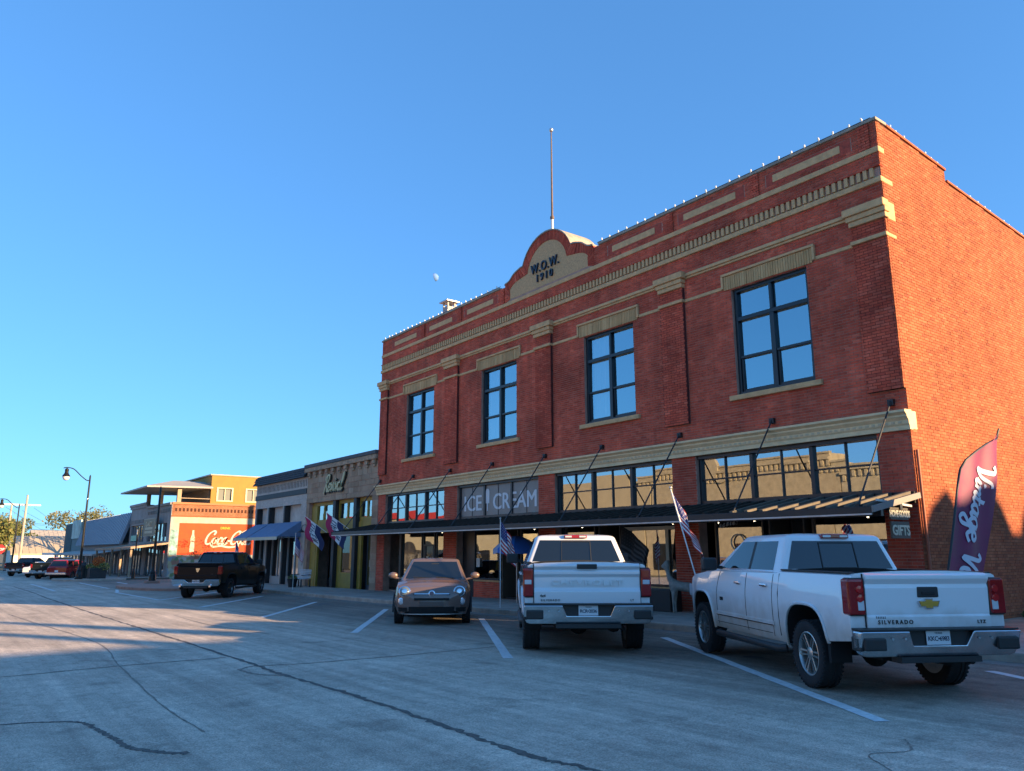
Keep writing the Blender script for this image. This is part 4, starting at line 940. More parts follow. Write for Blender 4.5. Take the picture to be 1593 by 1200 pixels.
# ================================================================== FAR SHOPS DOWN THE STREET
def seam_shop(name, label, x0, x1, top, eave, mat, front, frame, canopy):
    t = thing(name, label, 'shop building'); z = gz(x0)
    m = MB(); m.wall('x', x0, x1-.05, z-.5, eave+.1, 17.8, 18.1, [(x0+.6, x1-.6, z-.6, z+2.7)]); m.box(x0, x1-.05, 18.1, 36, z-.5, top-.2); m.build('wall', front, t)
    MB().add([(x0,16.9,eave),(x1-.05,16.9,eave),(x1-.05,17.9,top),(x0,17.9,top),(x0,17.1,eave-.1),(x1-.05,17.1,eave-.1),(x1-.05,18.2,top-.1),(x0,18.2,top-.1)], [(0,1,2,3),(7,6,5,4),(0,4,5,1),(1,5,6,2),(2,6,7,3),(3,7,4,0)]).build('seam_roof', mat, t)
    n = int((x1-x0)/.9)
    for i in range(n): x = x0+.3+i*(x1-x0-.6)/max(1,n-1); MB().bar((x,16.88,eave+.03),(x,17.88,top+.03),.06,.08).build('seam', mat, t, fix=False)
    f = MB(); k = x0+.6
    while k < x1-.6: f.box(k, k+.35, 17.85, 17.98, z-.3, z+2.7); k += 1.7
    f.build('shop_frame', frame, t)
    MB().add([(x0+.6,17.95,z-.3),(x1-.6,17.95,z-.3),(x1-.6,17.95,z+2.7),(x0+.6,17.95,z+2.7)], [(0,1,2,3)]).build('pane', SHOP, t, fix=False)
    MB().box(x0+.6, x1-.6, 18.12, 18.15, z-.3, z+2.7).build('interior', DARK, t)
    MB().add([(x0,14.4,z+2.45),(x1-.05,14.4,z+2.45),(x1-.05,17.7,z+2.95),(x0,17.7,z+2.95),(x0,14.4,z+2.28),(x1-.05,14.4,z+2.28),(x1-.05,17.7,z+2.8),(x0,17.7,z+2.8)], [(0,1,2,3),(7,6,5,4),(0,4,5,1),(1,5,6,2),(2,6,7,3),(3,7,4,0)]).build('porch_canopy', canopy, t)
    x = x0+.5
    while x < x1: MB().box(x-.08, x+.08, 14.5, 14.66, z-.4, z+2.3).build('porch_post', canopy, t); x += 5
    return t
BGM = M('blue_grey_seam_metal', (.26,.30,.36), .45, .3, var=.1)
GREYW = M('grey_render', (.30,.30,.30), .85, var=.15); 
seam_shop('metal_roof_shop', 'long shop with blue grey standing seam metal mansard', -122, -92.1, 5.9, 2.6, BGM, GREYW, M('pale_blue_frame', (.32,.36,.40), .6), M('porch_grey', (.36,.33,.30), .7))
ts = thing('teal_shop', 'small teal and grey shop at the far end of the row', 'shop building')
MB().box(-138, -122.1, 17.7, 34, -1.6, 5.9).build('wall', M('teal_render', (.12,.17,.17), .8, var=.2), ts)
MB().box(-131, -123.5, 17.5, 17.68, 3.6, 6.2).build('sign_panel', M('teal_white_sign', (.36,.46,.42), .6, var=.4, vscale=.7), ts)
for i in range(12): MB().box(-137.8+i*.55, -137.6+i*.55, 17.55, 17.69, 1.6, 5.8).build('batten', MATS['teal_render'], ts)
MB().box(-138, -122.2, 14.8, 17.68, 1.3, 1.6).build('canopy', WHITE, ts)
for i in range(5): MB().box(-136.5+i*3, -134.9+i*3, 17.6, 17.69, -.9, 1.2).build('window', M('pale_window', (.35,.42,.48), .2, coat=.5), ts)
def gable_house(name, label, x0, x1, y0, y1, z0, eave, ridge, wallm, roofm):
    """ridge runs along Y, so one roof slope faces +X"""
    t = thing(name, label, 'house'); xc = (x0+x1)/2; e = .4
    MB().prism([(x0,y0,z0),(x1,y0,z0),(x1,y0,eave),(xc,y0,ridge),(x0,y0,eave)], (0,y1-y0,0)).build('wall', wallm, t)
    r = MB(); k = (ridge-eave)/(x1-xc)
    for s_ in (-1, 1):
        xe = x0-e if s_ < 0 else x1+e; ze = eave-e*k
        r.add([(xe,y0-e,ze),(xe,y1+e,ze),(xc,y1+e,ridge+.02),(xc,y0-e,ridge+.02),(xe,y0-e,ze+.14),(xe,y1+e,ze+.14),(xc,y1+e,ridge+.16),(xc,y0-e,ridge+.16)], [(0,3,2,1),(4,5,6,7),(0,1,5,4),(1,2,6,5),(2,3,7,6),(3,0,4,7)])
    r.build('roof', roofm, t)
    n = int((y1-y0)/1.0)
    for i in range(n): y = y0+.5+i*(y1-y0-1)/max(1,n-1); MB().bar((x1+e,y,eave-e*k+.16),(xc,y,ridge+.18),.06,.06).build('roof_seam', roofm, t, fix=False)
    MB().box(x1, x1+.05, y0+2, y0+3.2, z0+1, z0+2.2).build('window', M('blue_window', (.10,.13,.16), .15, coat=.6), t)
gable_house('white_house', 'low white house with tan metal gable roof beyond the shops', -186, -168, 13.5, 27, -2, 1.4, 4.6, WHITE, M('tan_metal_roof', (.52,.43,.30), .6, .1))
gable_house('white_shed', 'pale shed with hipped top behind the white house roof', -240, -222, 22, 34, -2, 4.0, 7.0, M('pale_shed', (.45,.42,.36), .8), M('shed_roof', (.46,.40,.32), .7))

# ================================================================== ACROSS THE STREET (seen in the windows) AND TO THE RIGHT (casts the long shadows)
YB = M('yellow_buff_brick', (.36,.31,.21), .9, var=.2, vscale=2, bump=.3, bscale=12)
def opp(name, label, x0, x1, h, mat, y=-20, d=16, cornice=True, arch=None):
    t = thing(name, label, 'building'); holes_ = []
    MB().box(x0, x1-.1, y-d, y, gz(x0)-1, h).build('wall', mat, t)
    if cornice:
        for i in range(int((x1-x0)/.5)): MB().box(x0+.2+i*.5, x0+.42+i*.5, y, y+.14, h-1.0, h-.55).build('dentil', mat, t, fix=False) if i < 90 else None
        MB().box(x0, x1-.1, y, y+.22, h-.5, h-.3).build('cornice', mat, t); MB().box(x0-.03, x1-.07, y-.3, y+.1, h, h+.15).build('coping', mat, t)
    n = int((x1-x0)/5)
    for i in range(n):
        a = x0 + (x1-x0)*(i+.18)/n; b = x0+(x1-x0)*(i+.82)/n
        MB().box(a, b, y, y+.05, gz(x0)+.5, gz(x0)+2.9).build('window', M('dark_window', (.02,.022,.025), .1, coat=1), t)
    if arch is not None: MB().lathe([(1.1,0),(1.1,.4)], 20, (arch, y-.2, h), (0,1,0)).build('pediment', mat, t)
    return t
opp('buff_building', 'buff yellow brick building with dentil cornice across the street', -54, -34, 9.3, YB, arch=-45)
opp('buff_building', 'plain buff rendered building across the street', -66, -54.1, 9.0, M('buff_render', (.38,.33,.22), .9, var=.08, vscale=1), cornice=False)
opp('buff_building', 'lower pale brick building across the street', -34, -20.1, 8.5, M('pale_buff_brick', (.37,.33,.23), .9, var=.2, vscale=2, bump=.3, bscale=12))
rr_ = opp('red_roof_building', 'pale building with bright red parapet across the street', -120, -74, 5.9, M('pale_yellow_render', (.40,.36,.24), .9, var=.1, vscale=1), cornice=False)
MB().prism([(-120,-20.2,5.9),(-74.1,-20.2,5.9),(-74.1,-20.2,6.9),(-80,-20.2,7.3),(-86,-20.2,6.7),(-92,-20.2,7.2),(-104,-20.2,6.6),(-120,-20.2,7.0)], (0,.5,0)).build('red_parapet', M('bright_red_paint', (.42,.03,.025), .7), rr_)
for x in (-100,-92,-84): MB().lathe([(2.0,0),(2.0,.12)], 28, (x,-20,1.2), (0,1,0)).build('dark_arch', M('dark_window', (.02,.022,.025), .1, coat=1), rr_)  # dark round-topped shapes on the pale wall
opp('brown_building', 'long low brown building across the street behind the camera', -20, 24, 4.6, M('brown_render', (.16,.13,.10), .9, var=.2, vscale=2), y=-24)
sgn = thing('shop_sign', 'white shop sign board on the buff building across the street', 'sign', (-40, -19.7, 4.9)); MB().box(-4,4,-.05,.05,0,1.3).build('board', WHITE, sgn, bevel=.02)
cst = thing('neighbour_building', 'two storey buff brick building across the side street to the right', 'building')
H0 = 2.18 + tan(SUN_EL)/cos(SUN_AZ)*(18+8.6)
MB().box(18, 60, 18, 52, -1, H0).build('wall', YB, cst); MB().box(26, 60, 14.5, 50, H0, H0+1.95).build('upper_wall', YB, cst)  # unseen upper storey added to shade the road near the camera
MB().box(26, 60, 14.5, 17.99, -1, H0-.01).build('porch_wall', YB, cst)
MB().box(18, 20, 29.9, 31.9, H0, H0+.4).build('shade_block', YB, cst)  # unseen raised block added to keep sun off the road by the crossover
def pinnacle(y, w, h): MB().prism([(18, y-w, H0),(18, y+w, H0),(18, y+w*.42, H0+h*.7),(18, y, H0+h),(18, y-w*.42, H0+h*.7)], (w*2,0,0)).build('pinnacle', YB, cst)
for y, w, h in ((33.4,.75,1.0),(36.1,.75,.95),(38.6,.7,1.0),(41,.8,1.0),(28.6,.3,1.5),(25.4,.4,2.6),(22.9,.3,2.0)): pinnacle(y, w, h)
# ================================================================== VEHICLES
def interp(tab, x):
    if x <= tab[0][0]: return tab[0][1]
    for (a, b), (c, d) in zip(tab[:-1], tab[1:]):
        if x <= c:
            t = (x-a)/(c-a); return b + (d-b)*t
    return tab[-1][1]
def sinterp(tab, x):
    if x <= tab[0][0]: return tab[0][1]
    for (a, b), (c, d) in zip(tab[:-1], tab[1:]):
        if x <= c:
            t = (x-a)/(c-a); t = t*t*(3-2*t); return b + (d-b)*t
    return tab[-1][1]
def paint(name, col, metal=0., rough=.28, dusty=0.):
    m = M(name, col, rough, metal, coat=1.0)
    return m
def dusty_paint(name, col):
    """white paint with road dust thrown up on the lower panels"""
    m = bpy.data.materials.new(name); m.use_nodes = True; N = m.node_tree.nodes; L = m.node_tree.links; b = N['Principled BSDF']
    tc = N.new('ShaderNodeTexCoord'); sx = N.new('ShaderNodeSeparateXYZ'); L.new(tc.outputs['Object'], sx.inputs[0])
    n = N.new('ShaderNodeTexNoise'); n.inputs['Scale'].default_value = 5; n.inputs['Detail'].default_value = 6; L.new(tc.outputs['Object'], n.inputs['Vector'])
    ad = N.new('ShaderNodeMath'); ad.operation = 'MULTIPLY_ADD'; ad.inputs[1].default_value = -.55; L.new(n.outputs[0], ad.inputs[0]); L.new(sx.outputs[2], ad.inputs[2])
    mr = N.new('ShaderNodeMapRange'); mr.inputs[1].default_value = .15; mr.inputs[2].default_value = .75; mr.inputs[3].default_value = .85; mr.inputs[4].default_value = 0; L.new(ad.outputs[0], mr.inputs[0])
    mx = N.new('ShaderNodeMix'); mx.data_type = 'RGBA'; mx.inputs[6].default_value = (*col, 1); mx.inputs[7].default_value = (.36,.27,.18,1); L.new(mr.outputs[0], mx.inputs[0]); L.new(mx.outputs[2], b.inputs['Base Color'])
    b.inputs['Roughness'].default_value = .3
    mr2 = N.new('ShaderNodeMapRange'); mr2.inputs[3].default_value = .9; mr2.inputs[4].default_value = .1; L.new(mr.outputs[0], mr2.inputs[0]); L.new(mr2.outputs[0], b.inputs['Coat Weight']); b.inputs['Coat Roughness'].default_value = .04
    return m
CARGLASS = M('car_glass', (.008,.011,.014), .03, spec=.85)
SEAM = M('panel_gap', (.02,.02,.02), .8)
LINER = M('wheel_well', (.012,.012,.012), .95)
RIM = M('alloy_rim', (.50,.49,.47), .3, .85, var=.12, vscale=6)
DRIM = M('dark_alloy', (.16,.16,.165), .3, .85)
ORANGEL = M('amber_lens', (.5,.16,.02), .15, coat=1)

def tyre_meshes():
    R, w = .405, .135
    t = MB(); prof = [(.265,-w*.9),(.30,-w*1.0),(.36,-w*1.03),(.392,-w*.93),(R,-w*.78)]
    # tread with grooves
    for y in (-.6,-.56,-.2,-.16,.16,.2,.56,.6): prof.append((R-.012 if abs(y) in (.56,.16) else R, w*y))
    prof += [(R,w*.78),(.392,w*.93),(.36,w*1.03),(.30,w*1.0),(.265,w*.9)]
    t.lathe(prof, 44, (0,0,0), (0,1,0), cap=False)
    for k in range(44):      # shoulder lugs
        a = 2*pi*k/44
        for s in (-1, 1): t.bar((R*.985*cos(a), s*w*.74, R*.985*sin(a)), (R*.972*cos(a+.03), s*w*.98, R*.972*sin(a+.03)), .028, .022, up=(cos(a),0,sin(a)))
    tm = t.mesh('tyre', RUBBER, smooth=35)
    def rim(mat, n, wid):
        r = MB(); r.lathe([(.268,-w*.9),(.268,w*.86),(.25,w*.90),(.243,w*.82),(.235,w*.3),(.23,-w*.3),(.1,-w*.35)], 40, (0,0,0), (0,1,0))
        for k in range(n):
            a = 2*pi*k/n; ca, sa = cos(a), sin(a); ta = Vector((-sa,0,ca)); ra = Vector((ca,0,sa))
            def P(rr, tt, y): q = ra*rr + ta*tt; return (q.x, y, q.z)
            for s in (-1, 1):
                r.add([P(.05,s*.012,w*.72),P(.05,s*wid*.9,w*.70),P(.245,s*wid*1.25,w*.78),P(.245,s*.018,w*.80),P(.05,s*.012,w*.4),P(.05,s*wid*.9,w*.4),P(.245,s*wid*1.25,w*.5),P(.245,s*.018,w*.5)], [(0,1,2,3),(7,6,5,4),(0,4,5,1),(1,5,6,2),(2,6,7,3),(3,7,4,0)])
        r.lathe([(.075,w*.3),(.075,w*.72),(.045,w*.80),(.005,w*.81)], 20, (0,0,0), (0,1,0))
        return r.mesh('rim', mat, smooth=35, bevel=0)
    br = MB().lathe([(.19,-.01),(.19,.01)], 24, (0,.01,0), (0,1,0)).mesh('brake_disc', M('brake_steel', (.15,.14,.13), .5, .8))
    return tm, rim(RIM, 6, .034), rim(DRIM, 5, .03), br
TYRE, RIM6, RIM5, DISC = tyre_meshes()
def add_wheel(par, x, y, r, rim, left, steer=0, wd=1.0):
    w = bpy.data.objects.new('wheel', None); COL.objects.link(w); w.parent = par; w.empty_display_size = .2
    w.location = (x, y, r); w.rotation_euler = (0, 0, (0 if left else pi) + steer); s = r/.405; w.scale = (s, s*wd, s)
    link('tyre', TYRE, w); link('rim', rim, w); link('brake_disc', DISC, w)

def loft(par, P, mats, name='body'):
    """body shell lofted from cross-sections; P: w, zt, zb tables, ins(z), arches, bed range"""
    xs = sorted(set([round(P['x0'] + (P['x1']-P['x0'])*i/90, 4) for i in range(91)] + P.get('extra', []) + [round(ax+d, 4) for ax in P['arch'] for d in (-P['ar'],-P['ar']+.004,-P['ar']*.97,-P['ar']*.9,P['ar']*.9,P['ar']*.97,P['ar']-.004,P['ar'])]))
    def zb(x):
        z = interp(P['zb'], x)
        for ax in P['arch']:
            d = abs(x-ax)/P['ar']
            if d < .9999: z = max(z, P['az0'] + (P['ah']-P['az0']) * (1-d**P['ae'])**(1/P['ae']))
        return z
    ks = [0,.06,.14,.25,.37,.5,.62,.74,.84,.92,.97,1.0]
    mb = MB(); rings = []
    for x in xs:
        w = sinterp(P['w'], x); zt = interp(P['zt'], x) if P.get('lin') else sinterp(P['zt'], x); b = min(zb(x), zt-.03); h = []
        h.append((0, b)); h.append((max(.02, w-.2), b))
        for k in ks: z = b+(zt-.02-b)*k; h.append((max(.03, w-P['ins'](z)), z))
        if P.get('bed') and P['bed'][0] < x < P['bed'][1]: h += [(w-.10, zt), (w-.16, zt), (w-.17, .95), (0, .95)]
        else: h += [(max(.025, w-P.get('sh',.10)), zt), (w*.66, zt+P['cr']*.55), (w*.33, zt+P['cr']*.9), (0, zt+P['cr'])]
        ring = [(x, y, z) for y, z in h] + [(x, -y, z) for y, z in h[-2:0:-1]]
        rings.append(ring)
    n = len(rings[0]); nh = len(ks)+6
    bedm = lambda x: P.get('bed') and P['bed'][0]-.01 < x < P['bed'][1]+.01
    for i in range(len(rings)-1):
        b0 = len(mb.v) if i else 0
    vs_ = [p for r in rings for p in r]; fs = []; ms = []
    for i in range(len(rings)-1):
        for k in range(n):
            fs.append((i*n+k, i*n+(k+1) % n, (i+1)*n+(k+1) % n, (i+1)*n+k))
            kk = k if k < nh else n-1-k
            mi = 1 if kk == 0 or kk == 1 else 0
            if bedm((xs[i]+xs[i+1])/2) and kk >= nh-3: mi = 1
            ms.append(mi)
    fs += [tuple(range(n))[::-1], tuple(range((len(rings)-1)*n, len(rings)*n))]; ms += [0, 0]
    mb.v = vs_; mb.f = fs; mb.m = ms
    mb.build(name, mats, par, smooth=32)
    def side_y(x, z): return sinterp(P['w'], x) - P['ins'](z)
    return side_y, zb
def greenhouse(par, Q, mat, name='cab'):
    """Q: z0,z1, xr/xf/hw at belt and roof"""
    def at(z):
        t = (z-Q['z0'])/(Q['z1']-Q['z0']); return (Q['xr'][0]+(Q['xr'][1]-Q['xr'][0])*t, Q['xf'][0]+(Q['xf'][1]-Q['xf'][0])*t, Q['hw'][0]+(Q['hw'][1]-Q['hw'][0])*t)
    def ring(xr, xf, hw, z, r, crown=0):
        pts = []; r = min(r, hw*.9, (xf-xr)*.45)
        for cx, cy, a0 in ((xf-r, hw-r, 0), (xr+r, hw-r, pi/2), (xr+r, -hw+r, pi), (xf-r, -hw+r, 1.5*pi)):
            for k in range(5): a = a0 + pi/2*k/4; pts.append((cx+r*cos(a), cy+r*sin(a), z))
        return pts
    rows = []
    for k in range(6): z = Q['z0'] + (Q['z1']-Q['z0'])*k/5; rows.append(ring(*at(z), z, .07))
    xr, xf, hw = at(Q['z1'])
    for sh, dz in ((.018,.02),(.05,.038),(.12,.052),(.3,.066),(.55,.07)): rows.append(ring(xr+sh*.8, xf-sh*1.2, hw-sh*.9 if hw-sh*.9 > .05 else .05, Q['z1']+dz, .07))
    mb = MB(); n = len(rows[0])
    mb.v = [p for r in rows for p in r]; mb.f = [(i*n+k, i*n+(k+1) % n, (i+1)*n+(k+1) % n, (i+1)*n+k) for i in range(len(rows)-1) for k in range(n)] + [tuple(range((len(rows)-1)*n, len(rows)*n))]; mb.m = [0]*len(mb.f)
    mb.build(name, mat, par, smooth=35)
    return at
def quadpatch(mb, corners, fn, n=5, m=4, mi=0):
    rows = []
    for j in range(m+1):
        t = j/m; row = []
        for i in range(n+1):
            s = i/n; a = [corners[0][c]*(1-s)+corners[1][c]*s for c in (0,1)]; b = [corners[3][c]*(1-s)+corners[2][c]*s for c in (0,1)]
            row.append(fn(a[0]*(1-t)+b[0]*t, a[1]*(1-t)+b[1]*t))
        rows.append(row)
    mb.grid(rows, mi)
def plate(par, loc, rot, top, num, wd=.305, ht=.152):
    p = MB().box(-wd/2, wd/2, -.004, .004, 0, ht).build('licence_plate', M('plate_white', (.66,.68,.70), .4), par, bevel=.006, segs=1)
    p.location = loc; p.rotation_euler = rot
    PB = M('plate_ink', (.03,.04,.07), .5)
    if num: link('lettering', text_mesh(num, .068, .0012, PB, .0012, .9), p, (0,-.006,.045), (pi/2,0,0))
    if top: link('lettering', text_mesh(top, .028, .0012, PB, .0004, 1.2), p, (0,-.006,.118), (pi/2,0,0))

def truck(name, label, loc, heading, P):
    t = thing(name, label, 'pickup truck', loc, heading); t.scale = (P.get('sc',1), P.get('sc',1), P.get('sz', P.get('sc',1)))
    pm = P['paint']; st = P['style']
    prof = [(.30,.12),(.42,.07),(.55,.025),(.70,.008),(.85,.0),(1.05,.0),(1.16,.012),(1.26,.03),(1.34,.05),(1.42,.075)]
    ins = lambda z: interp(prof, z)
    B = dict(x0=-2.80, x1=2.88, w=[(-2.80,.985),(-2.6,1.0),(1.5,1.005),(2.1,.985),(2.5,.94),(2.75,.86),(2.88,.74)],
             zt=[(-2.80,1.40),(-1.0,1.40),(-.9,1.38),(1.25,1.36),(1.7,1.34),(2.3,1.29),(2.65,1.2),(2.80,1.08),(2.88,.98)],
             zb=[(-2.80,.66),(-2.2,.60),(-2.16,.52),(-1.2,.47),(1.4,.47),(2.4,.42),(2.88,.45)], ins=ins, arch=[-1.72,1.93], ar=.535, az0=.40, ah=1.0, ae=3.0,
             bed=(-2.735,-1.02), cr=.035, extra=[-2.738,-2.732,-1.022,-1.018])
    side_y, zbf = loft(t, B, [pm, LINER])
    Q = dict(z0=1.345, z1=1.84, xr=(-1.0,-.86), xf=(1.50,.60), hw=(.925,.735))
    at = greenhouse(t, Q, pm)
    sy = lambda x, z, s, d=.004: (x, s*(at(z)[2]+d), z)
    g = MB(); 
    for s in (1, -1):
        a = MB(); quadpatch(a, [(1.12,1.40),(.10,1.40),(.12,1.80),(.56,1.80)], lambda x, z: sy(x, z, s)); a.build('side_window', CARGLASS, t, smooth=60, fix=False)
        a = MB(); quadpatch(a, [(.02,1.40),(-.74,1.40),(-.66,1.80),(.04,1.80)], lambda x, z: sy(x, z, s)); a.build('side_window', CARGLASS, t, smooth=60, fix=False)
        a = MB(); quadpatch(a, [(.10,1.40),(.02,1.40),(.04,1.80),(.12,1.80)], lambda x, z: sy(x, z, s, .006), 1, 4); a.build('door_pillar', PLASTIC, t, fix=False)
        tr = MB(); 
        for q in ([(1.16,1.385),(-.78,1.385)],): tr.tube([sy(x, z, s, .006) for x, z in q], .012, 6)
        tr.build('window_trim', CHROME if P.get('chrome') else PLASTIC, t)
        sm = MB()     # panel gaps
        for x0 in (1.20, .06, -.83):
            zz = [1.345 - .82*k/10 for k in range(11)]
            sm.tube([(x0 + (-.10*max(0,(z-1.0))/.35 if x0 > 1 else 0) + ((.16*max(0,.75-z)) if x0 < -.5 else 0), s*(side_y(x0, z)+.001), z) for z in zz if z > zbf(x0)+.02], .005, 4)
        sm.tube([(1.25-.4*k, s*(side_y(1.25-.4*k, .56)+.001), .56) for k in range(6)], .004, 4)
        sm.tube([(-1.01, s*(side_y(-1.01, z)+.001), z) for z in (1.36,1.1,.8,.55)], .007, 4)
        sm.build('panel_gap', SEAM, t)
        for x0 in (.33, -.58):
            h = MB().box(x0-.10, x0+.10, s*(side_y(x0,1.19)+.0), s*(side_y(x0,1.19)+.038), 1.175, 1.21); h.build('door_handle', CHROME if P.get('chrome') else pm, t, bevel=.012)
            MB().box(x0-.07, x0+.07, s*(side_y(x0,1.19)-.01), s*(side_y(x0,1.19)+.003), 1.145, 1.185).build('handle_recess', SEAM, t)
        if st == 'A':
            MB().bar((1.22, s*(side_y(0,.72)+.008), .70), (-.86, s*(side_y(0,.72)+.008), .70), .02, .05).build('side_moulding', pm, t, bevel=.008)
            MB().bar((1.22, s*(side_y(0,.72)+.012), .672), (-.86, s*(side_y(0,.72)+.012), .672), .018, .012).build('moulding_trim', CHROME, t)
            link('lettering', text_mesh('1500', .07, .003, SEAM, .003), t, (1.0, s*(side_y(.9,.93)+.004), .90), (pi/2, 0, pi if s > 0 else 0))
        rb = MB().tube([(1.25,s*.93,.40),(1.2,s*1.0,.385),(-1.0,s*1.0,.385),(-1.06,s*.93,.40)], .05, 8); rb.build('running_board', PLASTIC, t, smooth=60)
        # arch lips
        for ax in (-1.72, 1.93):
            pts = []
            for k in range(25):
                q = pi*k/24; c_, s_ = cos(q), sin(q); ex = 2/3.0
                xx = ax + .545*abs(c_)**ex*(1 if c_ > 0 else -1); zz = .40 + .61*abs(s_)**ex
                pts.append((xx, s*(side_y(xx, max(zz,.5))+.004), max(zz, zbf(ax+.6 if c_ > 0 else ax-.6)-.02)))
            MB().tube(pts, .022, 6).build('arch_lip', P.get('lip', pm), t, smooth=60)
        # mirror
        mm = MB().box(1.02, 1.16, s*1.03, s*1.27, 1.36, 1.56); mm.build('mirror', P.get('mirror', PLASTIC), t, bevel=.04, segs=3); MB().bar((1.12, s*.92, 1.40), (1.10, s*1.06, 1.42), .07, .05).build('mirror_arm', PLASTIC, t)
        # tail lamp
        if st == 'A': z0, z1, y0 = .945, 1.345, .80
        elif st == 'B': z0, z1, y0 = .90, 1.335, .845
        else: z0, z1, y0 = .985, 1.32, .835
        lp = MB().box(-2.845, -2.845+.165, s*y0, s*1.008, z0, z1).build('tail_lamp', LAMPRED, t, bevel=.03, segs=3)
        MB().box(-2.835, -2.7, s*(y0-.012), s*.99, z0-.012, z1+.012).build('lamp_bezel', PLASTIC, lp, bevel=.02)
        if st == 'A': MB().box(-2.851, -2.80, s*(y0+.02), s*(y0+.10), z0+.05, z0+.16).build('reverse_lens', LAMPWHT, lp, bevel=.01)
        elif st == 'B': MB().box(-2.851, -2.80, s*(y0+.03), s*.985, z0+.19, z0+.26).build('reverse_lens', LAMPWHT, lp, bevel=.01)
        else: MB().box(-2.851, -2.80, s*(y0+.03), s*.97, z0+.12, z0+.2).build('reverse_lens', LAMPRED, lp, bevel=.01)
        if st == 'A':
            for zz in (1.06+.12, 1.06+.02): MB().lathe([(.045,0),(.04,.012),(.01,.014)], 14, (-2.85, s*(y0+.07), zz+.05), (-1,0,0)).build('lamp_cell', M('lamp_cell_red', (.5,.012,.015), .1, coat=1), lp, smooth=50)
        rr = MB().box(-2.74, -1.0, s*.84, s*.925, 1.398, 1.42).build('bed_rail_cap', PLASTIC, t, bevel=.008)
        add_wheel(t, -1.72, s*.855, .405, P['rim'], s > 0); add_wheel(t, 1.93, s*.855, .405, P['rim'], s > 0, P.get('steer', 0))
    # glass front and rear
    a = MB(); quadpatch(a, [(-.80,1.42),(.80,1.42),(.655,1.80),(-.655,1.80)], lambda y, z: (at(z)[0]-.005, y, z)); rg = a.build('rear_window', CARGLASS, t, smooth=60, fix=False)
    sl = MB()
    for y in (-.27,.27): sl.bar((at(1.42)[0]-.009, y, 1.43), (at(1.78)[0]-.009, y*.97, 1.78), .012, .012)
    sl.bar((at(1.43)[0]-.009,-.27,1.435),(at(1.43)[0]-.009,.27,1.435),.012,.012); sl.bar((at(1.775)[0]-.009,-.27,1.775),(at(1.775)[0]-.009,.27,1.775),.012,.012)
    sl.build('slider_frame', PLASTIC, rg)
    a = MB(); quadpatch(a, [(-.82,1.385),(.82,1.385),(.63,1.80),(-.63,1.80)], lambda y, z: (at(z)[1]+.005, y, z)); a.build('windscreen', CARGLASS, t, smooth=60, fix=False)
    bl = MB().box(-.90, -.80, -.21, .21, 1.835, 1.895).build('brake_light', LAMPRED, t, bevel=.015)
    for y in (-.13, .13): MB().box(-.905, -.86, y-.06, y+.06, 1.85, 1.88).build('cargo_light', LAMPWHT, bl)
    # tailgate
    tg = MB(); 
    if st == 'A': pf = [(-2.80,.80),(-2.832,.80),(-2.836,.925),(-2.822,.945),(-2.826,.965),(-2.842,1.24),(-2.832,1.285),(-2.872,1.345),(-2.872,1.385),(-2.80,1.412)]
    elif st == 'B': pf = [(-2.80,.80),(-2.845,.80),(-2.85,.98),(-2.83,1.0),(-2.815,1.04),(-2.815,1.20),(-2.842,1.245),(-2.842,1.29),(-2.825,1.31),(-2.86,1.36),(-2.86,1.385),(-2.80,1.412)]
    else: pf = [(-2.80,.82),(-2.832,.82),(-2.836,.93),(-2.828,.95),(-2.838,1.28),(-2.862,1.35),(-2.862,1.385),(-2.80,1.41)]
    hwid = .79 if st == 'A' else .835 if st == 'B' else .82
    tgo = tg.prism([(x, -hwid, z) for x, z in pf], (0, 2*hwid, 0)).build('tailgate', pm, t, bevel=.008, segs=2)
    gp = MB(); 
    for y in (-hwid-.006, hwid+.006): gp.box(-2.812, -2.79, y-.006, y+.006, .80, 1.40)
    gp.box(-2.815, -2.79, -hwid, hwid, .782, .799); gp.build('panel_gap', SEAM, t)
    BADGE = M('badge_dark', (.05,.05,.055), .3, .6)
    if st == 'A':
        MB().box(-2.852, -2.82, -.135, .135, 1.135, 1.255).build('handle', PLASTIC, tgo, bevel=.03, segs=2)
        MB().box(-2.862, -2.845, -.085, .085, 1.165, 1.205).build('handle_grip', SEAM, tgo, bevel=.008)
        bt = [(-.135,.03),(-.045,.03),(-.045,.052),(.045,.052),(.045,.03),(.135,.03),(.11,-.03),(.045,-.03),(.045,-.052),(-.045,-.052),(-.045,-.03),(-.11,-.03)]
        MB().prism([(-2.842, -y*1.04, 1.065+z*1.1) for y, z in bt], (-.012,0,0)).build('emblem_rim', CHROME, tgo)
        MB().prism([(-2.852, -y*.92, 1.065+z*.86) for y, z in bt], (-.008,0,0)).build('emblem', M('emblem_gold', (.55,.33,.06), .35, .6), tgo)
        link('lettering', text_mesh('SILVERADO', .062, .004, BADGE, .0015, 1.5), tgo, (-2.838, .44, .845), (pi/2, 0, -pi/2))
        link('lettering', text_mesh('LTZ', .052, .004, BADGE, .0015, 1.3), tgo, (-2.838, -.66, .845), (pi/2, 0, -pi/2))
        link('lettering', text_mesh('texas', .05, .003, BADGE, .0, 1.2), tgo, (-2.836, .62, .905), (pi/2, 0, -pi/2))
    elif st == 'B':
        em = text_mesh('CHEVROLET', .165, .026, P['emb'], .004, 1.32); em.transform(Matrix.Diagonal((1.0,.72,1,1)))
        link('lettering', em, tgo, (-2.82, 0, 1.075), (pi/2, 0, -pi/2))
        MB().box(-2.868, -2.83, -.16, .16, 1.325, 1.40).build('handle', PLASTIC, tgo, bevel=.015)
        link('lettering', text_mesh('SILVERADO', .045, .003, BADGE, .001, 1.4), tgo, (-2.852, .58, .835), (pi/2, 0, -pi/2))
